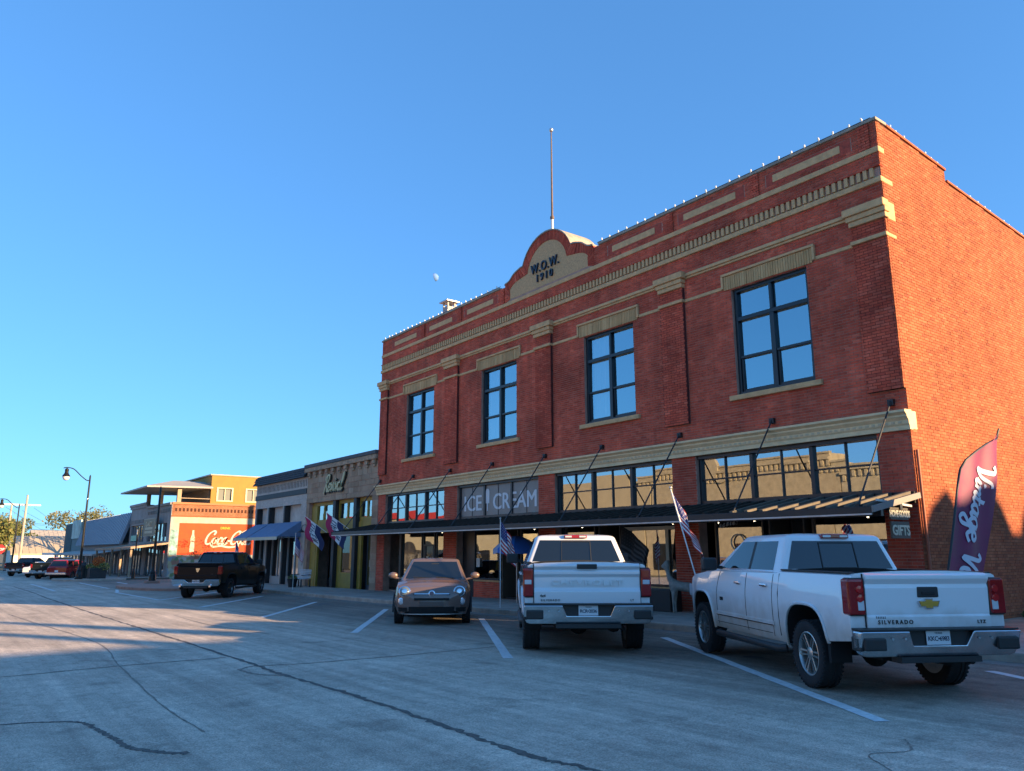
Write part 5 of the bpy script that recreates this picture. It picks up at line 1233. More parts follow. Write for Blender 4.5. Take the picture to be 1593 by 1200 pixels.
        link('lettering', text_mesh('4x4', .05, .003, BADGE, .003, 1.2), tgo, (-2.852, .70, .90), (pi/2, 0, -pi/2))
        link('lettering', text_mesh('LT', .045, .003, BADGE, .001, 1.2), tgo, (-2.852, -.70, .835), (pi/2, 0, -pi/2))
    else:
        sh = [(0,-.09),(.05,-.05),(.055,.0),(.085,.03),(.08,.08),(.04,.06),(.0,.085),(-.04,.06),(-.08,.08),(-.085,.03),(-.055,0),(-.05,-.05)]
        MB().prism([(-2.84, y, 1.16+z) for y, z in sh], (-.012,0,0)).build('emblem', CHROME, tgo)
        link('lettering', text_mesh('1500', .05, .003, BADGE, .002, 1.2), tgo, (-2.84, -.6, .98), (pi/2, 0, -pi/2))
        MB().box(-2.86, -1.0, -.86, .86, 1.425, 1.45).build('tonneau_cover', PLASTIC, t, bevel=.012)
    # rear bumper
    bc = P.get('bumper', CHROME)
    if st == 'R': poly = [(-.99,.60),(-.93,.52),(-.30,.50),(.30,.50),(.93,.52),(.99,.60),(.99,.78),(.45,.78),(.30,.66),(-.30,.66),(-.45,.78),(-.99,.78)]
    else: poly = [(-1.0,.60),(-.96,.52),(-.90,.50),(.90,.50),(.96,.52),(1.0,.60),(1.0,.78),(.40,.78),(.335,.62),(-.335,.62),(-.40,.78),(-1.0,.78)]
    npb = len(poly); bb = MB().add([(-2.84, y, z) for y, z in poly] + [(-3.04 + .10*(.78-z)/.28, y, z) for y, z in poly], [tuple(range(npb))[::-1], tuple(range(npb, 2*npb))] + [(i, (i+1) % npb, npb+(i+1) % npb, npb+i) for i in range(npb)])
    bo_ = bb.build('rear_bumper', bc, t, bevel=.022, segs=3, smooth=40)
    MB().box(-2.93, -2.82, -.43, .43, .54, .785).build('bumper_recess', PLASTIC, bo_)
    MB().box(-3.02, -2.80, -.985, .985, .783, .806).build('bumper_pad', PLASTIC, bo_, bevel=.008)
    for s in (-1, 1):
        if st in 'AB':
            MB().box(-3.036, -2.98, s*.70, s*.965, .575, .71).build('corner_step', PLASTIC, bo_, bevel=.02); MB().box(-2.98, -2.80, s*.94, s*1.0, .565, .72).build('corner_step', PLASTIC, bo_, bevel=.02)
        else: MB().lathe([(.04,0),(.045,.1)], 12, (-3.03, s*.62, .52), (1,0,0)).build('exhaust_tip', CHROME, bo_)
        for yy in (.46,.62): MB().lathe([(.012,0),(.012,.004)], 10, (-3.03, s*yy, .70), (-1,0,0)).build('sensor', STEEL, bo_)
    MB().box(-2.98, -2.78, -.5, .5, .44, .50).build('valance', PLASTIC, bo_)
    plate(bo_, (-2.95, 0, .625), (0, 0, -pi/2), 'TEXAS', P.get('num'))
    # underbody
    u = MB(); u.box(-2.6, 2.5, -.5, .5, .42, .62); u.box(-2.72, -2.3, -.35, .35, .40, .62); u.tube([(-1.72,-.8,.42),(-1.72,.8,.42)], .05, 8); u.sph((-1.72,.05,.40), .17, 12, 8); u.tube([(-2.9,0,.46),(-2.6,0,.46)], .045, 4); u.tube([(-2.75,-.55,.42),(-1.2,-.5,.42)], .04, 8); u.lathe([(.12,0),(.12,.7)], 12, (-2.45,-.45,.45),(1,0,0))
    u.tube([(1.93,-.8,.42),(1.93,.8,.42)], .05, 8)
    for s in (-1,1): u.bar((-1.0,s*.55,.52),(-2.4,s*.55,.5),.06,.1); u.box(-2.28,-2.22,s*.70,s*.97,.36,.66)
    u.build('underbody', LINER, t)
    # front
    f = MB(); f.box(2.72, 2.92, -.8, .8, .45, .72); f.build('front_bumper', bc, t, bevel=.05)
    MB().box(2.74, 2.90, -.62, .62, .74, 1.08).build('grille', PLASTIC, t, bevel=.03)
    for s in (-1, 1): MB().box(2.50, 2.79, s*.66, s*.905, .88, 1.10).build('headlamp', LAMPWHT, t, bevel=.04)
    if P.get('inside', True):
        i_ = MB(); 
    return t
pearl = dusty_paint('pearl_white_paint', (.82,.82,.82)); silverw = M('silver_white_paint', (.74,.75,.76), .3, .15, coat=1)
ang = lambda deg: radians(180-deg)            # heading measured from -X towards +Y
def rear_at(px, py, deg, back=1.72):
    """vehicle origin from the ground point between its rear wheels"""
    return (px + back*cos(ang(deg)), py + back*sin(ang(deg)), gz(px))
truck('pickup_truck', 'white crew cab pickup with gold emblem parked nearest on the right', rear_at(-5.74,10.42,29.5), ang(29.5), dict(sz=1.05, sc=1.02, paint=pearl, style='A', rim=RIM6, chrome=True, num='KKC\u20226983', lip=pearl, mirror=PLASTIC, bumper=M('dusty_chrome', (.62,.63,.65), .22, 1.0, var=.15, vscale=4)))
truck('pickup_truck', 'silver white pickup with embossed tailgate lettering parked in the middle', rear_at(-11.6,10.35,36.5), ang(36.5), dict(sc=1.12, paint=silverw, style='B', rim=DRIM and RIM5, num='RCR\u20222036', lip=silverw, emb=M('embossed_silver', (.70,.72,.73), .3, .15, coat=1)))
truck('pickup_truck', 'black pickup with tonneau cover parked by the pale shop', rear_at(-36.7,10.55,39), ang(39), dict(sc=1.05, paint=M('black_paint', (.006,.007,.009), .3, coat=.2, spec=.1), style='R', rim=RIM5, num='VNR\u20228144'))
truck('pickup_truck', 'far dark green pickup parked beside the red wagon', (-84.0,10.6,gz(-84)), ang(38), dict(paint=M('dark_green_paint', (.012,.017,.018), .3, coat=.45), style='R', rim=RIM5))
truck('pickup_truck', 'farthest dark pickup at the left edge of the street', (-100.5,9.8,gz(-100)), ang(36), dict(paint=M('dark_blue_paint', (.010,.015,.022), .3, coat=.45), style='B', rim=RIM5, emb=M('dark_emb', (.02,.025,.03), .3)))

def car(name, label, cat_, loc, heading, P):
    t = thing(name, label, cat_, loc, heading); pm = P['paint']
    side_y, zbf = loft(t, P['body'], [pm, LINER]); Q = P['cab']; at = greenhouse(t, Q, pm)
    sy = lambda x, z, s, d=.004: (x, s*(at(z)[2]+d), z)
    for s in (1, -1):
        for w in P['win']: a = MB(); quadpatch(a, w, lambda x, z: sy(x, z, s)); a.build('side_window', CARGLASS, t, smooth=60, fix=False)
        sm = MB()
        for x0 in P['seams']: sm.tube([(x0, s*(side_y(x0, z)+.001), z) for z in [Q['z0']-.02-.06*k for k in range(10)] if z > zbf(x0)+.04], .005, 4)
        sm.build('panel_gap', SEAM, t)
        for ax in P['body']['arch']:
            add_wheel(t, ax, s*(P['track']), P['r'], RIM5, s > 0, 0, .82)
            R_ = P['body']['ar']
            pts = [(ax+(R_+.01)*cos(pi*k/20), s*(side_y(ax, .6)+.004), max(.22, P['body']['az0']+(P['body']['ah']-P['body']['az0']+.012)*sin(pi*k/20))) for k in range(21)]
            MB().tube(pts, .02, 6).build('arch_lip', P.get('lip', pm), t, smooth=60)
        mm = MB().sph((P['mx']+.0, s*(P['mw']), Q['z0']+.13), .115, 12, 8, (.6,1,.72)).build('mirror', P.get('mirror', pm), t, smooth=60); MB().tube([(P['mx']-.02, s*(at(Q['z0'])[2]-.02), Q['z0']+.03), (P['mx'], s*P['mw'], Q['z0']+.08)], .025, 6).build('mirror_arm', P.get('mirror', pm), t)
    z0, z1 = Q['z0']+.05, Q['z1']-.03
    y0, y1 = Q['hw'][0]-.11, Q['hw'][1]-.06
    a = MB(); quadpatch(a, [(-y0,z0),(y0,z0),(y1,z1),(-y1,z1)], lambda y, z: (at(z)[1]+.005, y, z)); a.build('windscreen', CARGLASS, t, smooth=60, fix=False)
    a = MB(); quadpatch(a, [(-y0,z0+.05),(y0,z0+.05),(y1,z1),(-y1,z1)], lambda y, z: (at(z)[0]-.005, y, z)); a.build('rear_window', CARGLASS, t, smooth=60, fix=False)
    u = MB().box(P['body']['x0']+.3, P['body']['x1']-.3, -.55, .55, .2, .5); u.build('underbody', LINER, t)
    def nose(y, z):
        x = P['body']['x1']
        while x > 0 and (side_y(x, z) < abs(y) or sinterp(P['body']['zt'], x) < z): x -= .004
        return x
    return t, nose, side_y
# --- small brown crossover facing the camera
bronze = M('bronze_paint', (.21,.145,.12), .35, .4, coat=1)
fin = [(.2,.10),(.32,.05),(.45,.015),(.6,.0),(.75,.01),(.88,.03),(1.0,.07),(1.1,.11)]
FB = dict(x0=-2.1, x1=2.13, w=[(-2.1,.62),(-1.95,.80),(-1.5,.89),(1.3,.90),(1.65,.87),(1.88,.80),(2.02,.68),(2.10,.50),(2.13,.34)], zt=[(-2.1,.86),(-1.9,1.06),(-1.4,1.08),(.9,1.05),(1.3,1.02),(1.65,.96),(1.9,.87),(2.05,.77),(2.13,.62)],
          zb=[(-2.1,.45),(-1.8,.3),(-1,.24),(1,.24),(1.9,.26),(2.06,.33),(2.13,.42)], ins=lambda z: interp(fin, z), arch=[-1.28,1.29], ar=.40, az0=.30, ah=.74, ae=2.0, cr=.055, sh=.13)
FC = dict(z0=1.03, z1=1.53, xr=(-1.75,-1.35), xf=(.98,.12), hw=(.80,.60))
fiat, nose, fsy = car('compact_crossover', 'bronze brown compact crossover facing out of its parking space', 'car', (0,0,0), 0, dict(paint=bronze, body=FB, cab=FC, track=.79, r=.345, mx=.72, mw=1.0, seams=[.85,-.2,-1.0], lip=PLASTIC,
    win=[[(.62,1.08),(-.12,1.08),(-.1,1.48),(.14,1.48)], [(-.2,1.08),(-1.05,1.08),(-1.0,1.46),(-.16,1.48)], [(-1.12,1.10),(-1.5,1.14),(-1.28,1.42),(-1.06,1.45)]]))
fiat.scale = (1,1.12,1.05); fh = radians(-33.5); fiat.rotation_euler = (0,0,fh); fcx, fcy = -18.3-1.29*cos(fh), 11.1-1.29*sin(fh); fiat.location = (fcx, fcy, gz(fcx))
def nd(y, z): # outward direction of the nose skin
    a = Vector((nose(y-.04, z)-nose(y+.04, z), .08, 0)) ; n = Vector((.08, nose(y-.04,z)-nose(y+.04,z), 0)); n = Vector((.08, -(nose(y+.04,z)-nose(y-.04,z)), 0)); n.normalize(); return n
for s in (-1, 1):
    y, z = s*.63, .80; n = nd(y, z); n = (n + Vector((.25,0,.28))).normalized(); p = Vector((nose(y, z)-.025, y, z))
    hl_ = MB().lathe([(.135,-.06),(.135,.035),(.118,.045)], 28, p, n).build('headlamp', CHROME, fiat, smooth=40)
    MB().lathe([(.117,.03),(.113,.052),(.07,.068),(.005,.074)], 28, p, n).build('lens', M('headlamp_lens', (.10,.13,.15), .05, coat=1, spec=1), hl_, smooth=60)
    MB().lathe([(.062,.05),(.058,.085),(.045,.09),(.004,.086)], 20, p, n).build('projector', CHROME, hl_, smooth=50)
    y, z = s*.69, .575; n = (nd(y, z)+Vector((.3,0,.05))).normalized(); p = Vector((nose(y, z)-.02, y, z))
    fl_ = MB().lathe([(.085,-.03),(.085,.025),(.072,.032)], 22, p, n).build('running_lamp', CHROME, fiat, smooth=40)
    MB().lathe([(.071,.02),(.06,.038),(.004,.046)], 22, p, n).build('lens', LAMPWHT, fl_, smooth=60)
def strip(y0, y1, z0, z1, d, n=14, zc=0):
    rows = []
    for z in (z0, z1): rows.append([(nose(y0+(y1-y0)*k/n, z)+d, y0+(y1-y0)*k/n, z + zc*(1-(2*k/n-1)**2)) for k in range(n+1)])
    q = MB().grid(rows); q.grid([[(x-.05, y, z) for x, y, z in r] for r in rows])
    q.add([*rows[0], *[(x-.05,y,z) for x,y,z in rows[0]]], [(k, k+1, n+2+k, n+1+k) for k in range(n)]); q.add([*rows[1], *[(x-.05,y,z) for x,y,z in rows[1]]], [(k, k+1, n+2+k, n+1+k) for k in range(n)]); return q
strip(-.42,.42,.735,.775,.02).build('chrome_bar', PLASTIC, fiat); strip(-.40,.40,.744,.766,.036).build('chrome_bar', CHROME, fiat)
MB().lathe([(.075,0),(.075,.05),(.06,.058)], 26, (nose(0,.75)-.01,0,.755), (1,0,.15)).build('badge', CHROME, fiat, smooth=40); MB().lathe([(.056,.05),(.05,.063),(.004,.066)], 26, (nose(0,.75)-.01,0,.755), (1,0,.15)).build('badge_face', M('badge_red_grey', (.20,.10,.11), .3), fiat, smooth=40)
strip(-.40,.40,.60,.655,.03).build('upper_grille', LINER, fiat); strip(-.52,.52,.31,.45,.032).build('lower_grille', LINER, fiat)
for s in (-1,1): strip(s*.78, s*.56, .33, .43, .03, 6).build('fog_grille', LINER, fiat)
strip(-.74,.74,.268,.29,.035).build('lip_trim', ALU, fiat); strip(-.28,.28,.475,.575,.03).build('plate_holder', M('plate_holder', (.13,.09,.075), .5), fiat)
sm = MB().tube([(nose(y,.87 if abs(y) < .5 else .84)+.002, y, .875-.10*(y/.7)**2) for y in [(-.7+1.4*k/16) for k in range(17)]], .005, 4).build('bonnet_gap', SEAM, fiat)
wi = MB()
for y in (-.35,.2): wi.tube([(1.02,y+.3,1.09),(.93,y-.15,1.12)], .012, 5)
wi.build('wiper', PLASTIC, fiat)
MB().box(.2,.28,-.1,.1,1.40,1.46).build('interior_mirror', PLASTIC, fiat, bevel=.02)
# --- far red wagon
rin = [(.2,.08),(.4,.03),(.6,.0),(.9,.0),(1.05,.03),(1.15,.06)]
RB = dict(x0=-2.25, x1=2.25, w=[(-2.25,.84),(-2.1,.88),(1.7,.89),(2.1,.84),(2.25,.7)], zt=[(-2.25,1.02),(-2.1,1.10),(.8,1.08),(1.8,.98),(2.15,.90),(2.25,.7)], zb=[(-2.25,.42),(-1,.3),(1,.3),(2.25,.36)], ins=lambda z: interp(rin, z), arch=[-1.35,1.4], ar=.40, az0=.3, ah=.76, ae=2.2, cr=.03)
rw, _, _ = car('red_wagon', 'faded red sport wagon with chrome bumper parked down the street', 'car', (-79.0,10.9,gz(-79)), ang(38), dict(paint=M('red_car_paint', (.30,.015,.02), .35, coat=1), body=RB, cab=dict(z0=1.06, z1=1.62, xr=(-2.18,-1.9), xf=(.85,.2), hw=(.83,.64)), track=.78, r=.36, mx=.65, mw=.98, seams=[.75,-.35], mirror=PLASTIC,
    win=[[(.5,1.12),(-.3,1.12),(-.28,1.56),(.2,1.56)], [(-.4,1.12),(-1.15,1.12),(-1.1,1.56),(-.38,1.56)], [(-1.25,1.12),(-2.0,1.12),(-1.82,1.56),(-1.2,1.56)]]))
MB().box(-2.42, -2.22, -.88, .88, .45, .62).build('rear_bumper', CHROME, rw, bevel=.03)
for s in (-1,1): MB().box(-2.285, -2.2, s*.60, s*.85, .68, .86).build('tail_lamp', LAMPRED, rw, bevel=.02)
plate(rw, (-2.28,0,.66), (0,0,-pi/2), None, None)
ww, _, _ = car('white_car', 'white saloon half hidden between the two far dark pickups', 'car', (-91.0,10.2,gz(-91)), ang(37), dict(paint=M('white_car_paint', (.7,.7,.7), .3, coat=1), body=dict(RB, zt=[(-2.25,.9),(-2.1,1.0),(-1.4,1.0),(.8,.98),(1.8,.9),(2.15,.8),(2.25,.6)]), cab=dict(z0=.97, z1=1.42, xr=(-1.6,-.9), xf=(.9,.2), hw=(.8,.6)), track=.78, r=.33, mx=.65, mw=.95, seams=[.6,-.4],
    win=[[(.5,1.02),(-.3,1.02),(-.28,1.38),(.2,1.38)], [(-.4,1.02),(-1.1,1.02),(-.8,1.38),(-.38,1.38)]]))
# ================================================================== STREET FURNITURE AND SMALL THINGS
def pt(x, y, h=.15): return (x, y, gz(x)+h)
PB_ = M('post_black', (.010,.011,.012), .4, coat=.3)
def lamp_post(x, y, h, label, head=True, h0=.15, az=-pi/2):
    t = thing('street_lamp', label, 'street lamp', pt(x, y, h0), az)
    MB().lathe([(.30,0),(.30,.12),(.24,.18),(.22,.5),(.17,.62),(.19,.68),(.13,.8),(.11,1.1)], 16).build('base', PB_, t, smooth=35)
    MB().lathe([(.105,1.05),(.085,h*.55),(.11,h*.55+.02),(.11,h*.55+.10),(.08,h*.55+.12),(.065,h),(.02,h+.12)], 14).build('pole', PB_, t, smooth=35)
    if head:
        MB().tube(cat([(0,0,h-.35),(.25,0,h-.33),(.7,0,h+.02),(1.25,0,h+.52),(1.75,0,h+.62),(2.0,0,h+.56)], 5), .04, 8).build('arm', PB_, t, smooth=60)
        hd = MB().lathe([(.03,.32),(.05,.25),(.14,.2),(.15,.05),(.13,-.02),(.17,-.18),(.29,-.36),(.30,-.42)], 18, (1.75,0,h+.30)).build('lamp_head', PB_, t, smooth=40)
        MB().lathe([(.27,-.42),(.25,-.56),(.16,-.70),(.01,-.75)], 18, (1.75,0,h+.30)).build('globe', M('lamp_globe', (.62,.65,.66), .12, coat=1), hd, smooth=60)
    return t
lamp_post(-72.5, 10.55, 8.3, 'tall black gooseneck street lamp beside the red wagon', h0=.14)
lamp_post(-107, 8.6, 7.9, 'distant black gooseneck street lamp at the left edge', h0=.05)
tp = lamp_post(-55.8, 12.4, 6.2, 'black lamp post without a head on the corner bulb-out', False, .145)
MB().box(-.4,.4,-.4,.4,.0,.16).build('footing', BULB, tp, bevel=.02)
ss = thing('street_sign', 'black post with green street name sign near the planter', 'street sign', pt(-70.0, 14.1))
MB().tube([(0,0,0),(0,0,3.75)], .055, 8).build('post', PB_, ss)
MB().lathe([(.14,0),(.12,.5),(.07,.8)], 12).build('base', PB_, ss)
SGR = M('sign_green', (.02,.32,.22), .4)
MB().box(-2.3, -.05, -.02, .02, 3.0, 3.45).build('name_plate', SGR, ss, bevel=.008); MB().box(-.2,.2,-.05,-.03,3.5,3.9).build('small_plate', M('sign_grey', (.35,.36,.36), .5), ss)
st_ = thing('stop_sign', 'red octagonal stop sign at the far left edge', 'sign', pt(-118, 8.0, 0), radians(-8))
MB().tube([(0,0,0),(0,0,2.6)], .05, 6).build('post', STEEL, st_)
MB().prism([(.03, .62*cos(pi/8+k*pi/4), 3.0+.62*sin(pi/8+k*pi/4)) for k in range(8)], (.02,0,0)).build('plate', M('sign_red', (.42,.02,.02), .4), st_)
link('lettering', text_mesh('STOP', .42, .003, WHITE, .01), st_, (.056, 0, 2.85), (pi/2,0,pi/2))
# planter
pl = thing('planter', 'dark square planter full of orange flowers on the kerb', 'planter', pt(-73.6, 12.0))
MB().prism([(-.62,-.62,0),(.62,-.62,0),(.62,.62,0),(-.62,.62,0)], (0,0,.85)).build('tub', PLASTIC, pl, bevel=.04)
def leafcloud(name, par, spots, n, size, mats, seed, drop=0):
    rnd = random.Random(seed); mb = MB()
    for _ in range(n):
        c, r = rnd.choice(spots); 
        while True:
            d = Vector((rnd.uniform(-1,1), rnd.uniform(-1,1), rnd.uniform(-1,1)))
            if .25 < d.length < 1: break
        d = d * (d.length**-.35); p = Vector(c) + Vector((d.x*r[0], d.y*r[1], d.z*r[2])); s = size*rnd.uniform(.55,1.3)
        a = Vector((rnd.gauss(0,1), rnd.gauss(0,1), rnd.gauss(0,.7))).normalized(); b = a.orthogonal().normalized(); b.rotate(Matrix.Rotation(rnd.uniform(0,6.3), 3, a)); k = a.cross(b)
        mb.add([p-b*s*.5, p+k*s*.28, p+b*s*.5+a*s*.1, p-k*s*.28], [(0,1,2,3)], rnd.randrange(len(mats)) if len(mats) > 1 else 0)
    return mb.build(name, mats, par, fix=False)
FO = [M('flower_orange', (.60,.17,.03), .8), M('flower_rust', (.45,.11,.03), .8)]; GRN = [M('leaf_green', (.06,.10,.025), .7), M('leaf_light', (.13,.17,.05), .7)]
YLW = M('flower_yellow', (.55,.42,.10), .8)
leafcloud('blossoms', pl, [((0,.1,1.35),(.5,.5,.42))], 900, .12, FO, 1); leafcloud('foliage', pl, [((-.45,-.4,.95),(.4,.4,.25)),((.55,.4,.95),(.5,.45,.35)),((0,0,.9),(.6,.6,.2))], 900, .13, GRN+[YLW], 2)
bn = thing('litter_bin', 'black round litter bin beside the gooseneck lamp', 'bin', pt(-75.2, 11.2)); MB().lathe([(.33,0),(.38,1.0),(.40,1.05),(.25,1.2)], 16).build('drum', PLASTIC, bn, smooth=40); MB().lathe([(.2,1.18),(.16,1.3)], 12).build('lid', PLASTIC, bn)
bn = thing('litter_bin', 'black litter bin on the bulb-out beside the black pickup', 'bin', pt(-49.0, 12.6)); MB().lathe([(.33,0),(.36,1.0),(.38,1.05),(.25,1.2)], 16).build('drum', PLASTIC, bn, smooth=40); MB().lathe([(.2,1.18),(.16,1.3)], 12).build('lid', PLASTIC, bn)

# flags
def us_cloth(L, Hh, fn, mats=None, nx=26):
    """13 stripes, blue canton with stars; fn(u along fly 0..1, v down 0..1) -> point"""
    mb = MB(); nz = 26; rows = [[fn(i/nx, j/nz) for i in range(nx+1)] for j in range(nz+1)]
    for j in range(nz):
        for i in range(nx):
            can = i < nx*.4 and j < nz*7/13
            mi = 2 if can else (0 if (j//2) % 2 == 0 else 1)
            mb.add([rows[j][i], rows[j][i+1], rows[j+1][i+1], rows[j+1][i]], [(0,1,2,3)], mi)
    me = mb
    for a in range(5):
        for b in range(6):
            u, v = .035+b*.064, .05+a*.1; p = Vector(fn(u, v)); e1 = (Vector(fn(u+.012, v))-p); e2 = (Vector(fn(u, v+.022))-p)
            n = e1.cross(e2); n = n.normalized()*.003 if n.length > 0 else Vector((0,0,.003))
            for sg_ in (1,-1): me.add([p+n*sg_-e1-e2*.3, p+n*sg_+e1-e2*.3, p+n*sg_+e1*.3+e2, p+n*sg_-e1*.3+e2], [(0,1,2,3)], 1)
    return me
FM = [FRED, FWHITE, FBLUE]
def limp_flag(name, label, base, top, hoist, fly, yaw, mats=FM, cat_='flag', lean=(0,0), spread=.55, seed=0, droop=.8, polem=WHITE, group=None):
    t = thing(name, label, cat_, base, 0, group); ph = top
    tip = Vector((lean[0], lean[1], ph))
    MB().tube([(0,0,0), tip], .016, 8).build('pole', polem, t, smooth=60); MB().sph(tip+Vector((0,0,.03)), .035).build('finial', ALU, t, smooth=60)
    ax = tip.normalized(); dr = Vector((cos(yaw), sin(yaw), 0)); nr = Vector((-sin(yaw), cos(yaw), 0))
    def fn(u, v):
        p = tip - ax*(.04 + v*hoist)
        k = 1 - droop*u*(1-v*.25)
        h = dr*(fly*u*spread*(1-.35*u*droop)); d = Vector((0,0,-1))*(fly*u*droop*(.95-.25*v))
        w = nr*((.10*sin(u*7+v*1.5+seed)+.05*sin(u*15-v*2+seed))*min(1,u*2.5)*fly*.55) + dr*(.05*sin(u*11+v*3+seed)*u*fly)
        return p + h + d + w
    us_cloth(fly, hoist, fn).build('flag_cloth', mats, t, smooth=70, fix=False)
    return t
limp_flag('flag', 'limp American flag on a white pole between crossover and middle pickup', pt(-20.2,14.7), 2.72, .92, 1.15, radians(50), seed=1, spread=.50, droop=.70)
limp_flag('flag', 'American flag on a slanted pole between the two white pickups', pt(-11.95,14.6), 3.15, 1.0, 1.3, radians(50), lean=(-.95,-.05), seed=2.2, spread=.52, droop=.85)
limp_flag('flag', 'American flag hanging before the bench at the pale shop', pt(-38.6,15.2), 2.75, .9, 1.25, radians(50), seed=3, spread=.5, droop=.75)
limp_flag('flag', 'small American flag seen behind the black pickup cab', pt(-47.4,15.0), 2.7, .9, 1.2, radians(10), seed=4, spread=.5, droop=.75)
BKF = [M('flag_black', (.012,.012,.013), .8), M('flag_grey', (.06,.06,.062), .8), MATS['flag_black']]
limp_flag('flag', 'black and grey striped flag hanging in the shop doorway shade', pt(-17.55,17.1), 2.5, 1.0, 1.3, radians(20), mats=BKF, lean=(.4,0), seed=5, spread=.85, droop=.6, polem=BLACK)
def open_flag(x, z, label, seed):
    t = thing('shop_flag', label, 'flag', (x, YF+.02, z), 0, 'open flags on the stone shop')
    tip = Vector((-1.25,-.85,.95)); MB().tube([(0,0,0), tip], .014, 6).build('pole', WHITE, t)
    ax = tip.normalized(); mb = MB(); n = 16
    def fn(u, v):
        p = tip*(.98 - .72*v); return p + Vector((.50*u*.9, .0, -1.28*u)) + Vector((.05*sin(u*8+v*3+seed), .09*sin(u*6+v*4+seed), 0))*min(1,u*3)
    rows = [[fn(i/n, j/9) for i in range(n+1)] for j in range(10)]
    for j in range(9):
        for i in range(n): mb.add([rows[j][i], rows[j][i+1], rows[j+1][i+1], rows[j+1][i]], [(0,1,2,3)], 0 if j < 3 else 1 if j < 6 else 2)
    mb.build('flag_cloth', [M('flag_magenta', (.40,.02,.08), .8), FWHITE, M('flag_navy', (.02,.03,.09), .8)], t, smooth=70, fix=False)
    L_ = MB(); gl = {'O': [(0,0),(0,1),(.7,1),(.7,0),(0,0)], 'P': [(0,0),(0,1),(.7,1),(.7,.5),(0,.5)], 'E': [(.7,0),(0,0),(0,.5),(.6,.5),(0,.5),(0,1),(.7,1)], 'N': [(0,0),(0,1),(.7,0),(.7,1)]}
    for k, ch in enumerate('OPEN'):
        P = [Vector(fn(.14+.2*(k+a*.8), .62-.26*b)) + Vector((.012,-.012,0)) for a, b in gl[ch]]
        L_.tube(P, .02, 4)
    L_.build('lettering', MATS['flag_navy'], t)
open_flag(-41.2, 2.75, 'magenta white and navy OPEN flag left of the shop door post', 0); open_flag(-38.3, 2.85, 'magenta white and navy OPEN flag right of the shop door post', 1.3)

# feather banner beside the side wall
fb = thing('feather_banner', 'tall maroon feather banner reading Vintage beside the brick wall', 'banner', (-6.9, 14.46, gz(-6.9)+.15), 0)
bd = Vector((.02, 1, 0)).normalized(); bn_ = Vector((1,-.02,0)).normalized()
MAR = M('banner_maroon', (.17,.008,.06), .6, var=.2, vscale=2)
def bf(u, v):            # u across 0..1, v up 0..1 (metres); leans to the right going up
    z = .15 + v*3.80; w = 1.44+.14*v; lean_ = .02 + 2.10*v
    top = max(0, (v-.78)/.22); 
    left = top**2.0 * w * .9
    s = left + (w-left)*u
    wv = .03*sin(s*7+v*6)*(.4+v) + .05*sin(v*11+s*5)*top + .05
    zz = z + .22*top*u
    return bd*(lean_ + s) + bn_*wv + Vector((0,0,zz))
mb = MB().grid([[bf(i/14, j/40) for i in range(15)] for j in range(41)]); mb.build('banner_cloth', MAR, fb, smooth=70, fix=False)
MB().tube([Vector((0,0,-.1))+bd*.02] + [bf(0, j/20)+bn_*.0 for j in range(21)] + [bf(k/6, 1) for k in range(1,7)], .022, 6).build('pole', BLACK, fb, smooth=60)
MB().lathe([(.22,0),(.22,.03),(.05,.06)], 14).build('stand', BLACK, fb)
lt = MB()
def bmap(u, v, w):       # text runs downwards: word x -> down the banner, letter height -> across to the right
    vv = .85 - u/3.80; p = bf(min(.98, max(.02, .36 + v/.98*.9 + .10*max(0,(vv-.78)/.22))), vv); return p + bn_*(.012+w)
script(lt, 'Vintage Va', bmap, .265, .34, .22, .5, .5, .004, xs=1.06); lt.build('lettering', M('banner_white', (.60,.62,.68), .7), fb, fix=False)

# hanging shop sign under the canopy end
hs = thing('hanging_sign', 'small two board hanging sign reading GIFTS under the canopy end', 'sign', (XR-.05, 16.75, 1.98))
HB = M('sign_dark_board', (.10,.085,.06), .6); HW = M('sign_cream_letter', (.75,.70,.50), .5)
MB().box(-.02,.02,0,.78,0,.36).build('board', HB, hs); MB().box(-.02,.02,0,.78,.40,.66).build('board', HB, hs)
q = text_mesh('GIFTS', .30, .006, HW, .008); link('lettering', q, hs, (.026,.39,.07), (pi/2,0,pi/2))
q = text_mesh('HOME GOODS', .17, .006, HW, .008, .9); q.transform(Matrix.Diagonal((.82,1.15,1,1))); link('lettering', q, hs, (.026,.39,.46), (pi/2,0,pi/2))
MB().bar((0,-.5,.80),(0,1.0,.72),.03,.05).build('bracket', STEEL, hs)
for y in (.06,.72): MB().tube([(0,y,.64),(0,y,.78)], .008, 4).build('hook', BLACK, hs)

# bench, umbrella, deer, table
be = thing('bench', 'pale slatted metal bench in front of the pale shop', 'bench', pt(-42.3,17.2), 0)
WB = M('bench_white', (.45,.49,.52), .5)
for i in range(6): MB().box(-.85,.85,.10+.02*i*.3,.13+.02*i*.3,.48+i*.08,.53+i*.08).build('slat', WB, be, bevel=.006, segs=1)
for i in range(5): MB().box(-.85,.85,-.42+i*.1,-.34+i*.1,.43,.46).build('slat', WB, be, bevel=.006, segs=1)
for x in (-.8,.8):
    for y in (-.4,.1): MB().box(x-.03,x+.03,y-.03,y+.03,0,.43).build('leg', BLACK, be)
    MB().bar((x,-.4,.64),(x,.12,.66),.05,.04).build('armrest', BLACK, be)
um = thing('patio_umbrella', 'blue striped patio umbrella open beneath the canopy', 'umbrella', pt(-22.05,16.75)); um.scale = (.72,.72,.94)
MB().tube([(0,0,0),(0,0,2.42)], .02, 8).build('pole', ALU, um)
UB = [M('umbrella_blue', (.02,.13,.42), .7), M('umbrella_dark_blue', (.02,.08,.26), .7), M('umbrella_lilac', (.30,.33,.45), .7)]
mb = MB(); n = 8
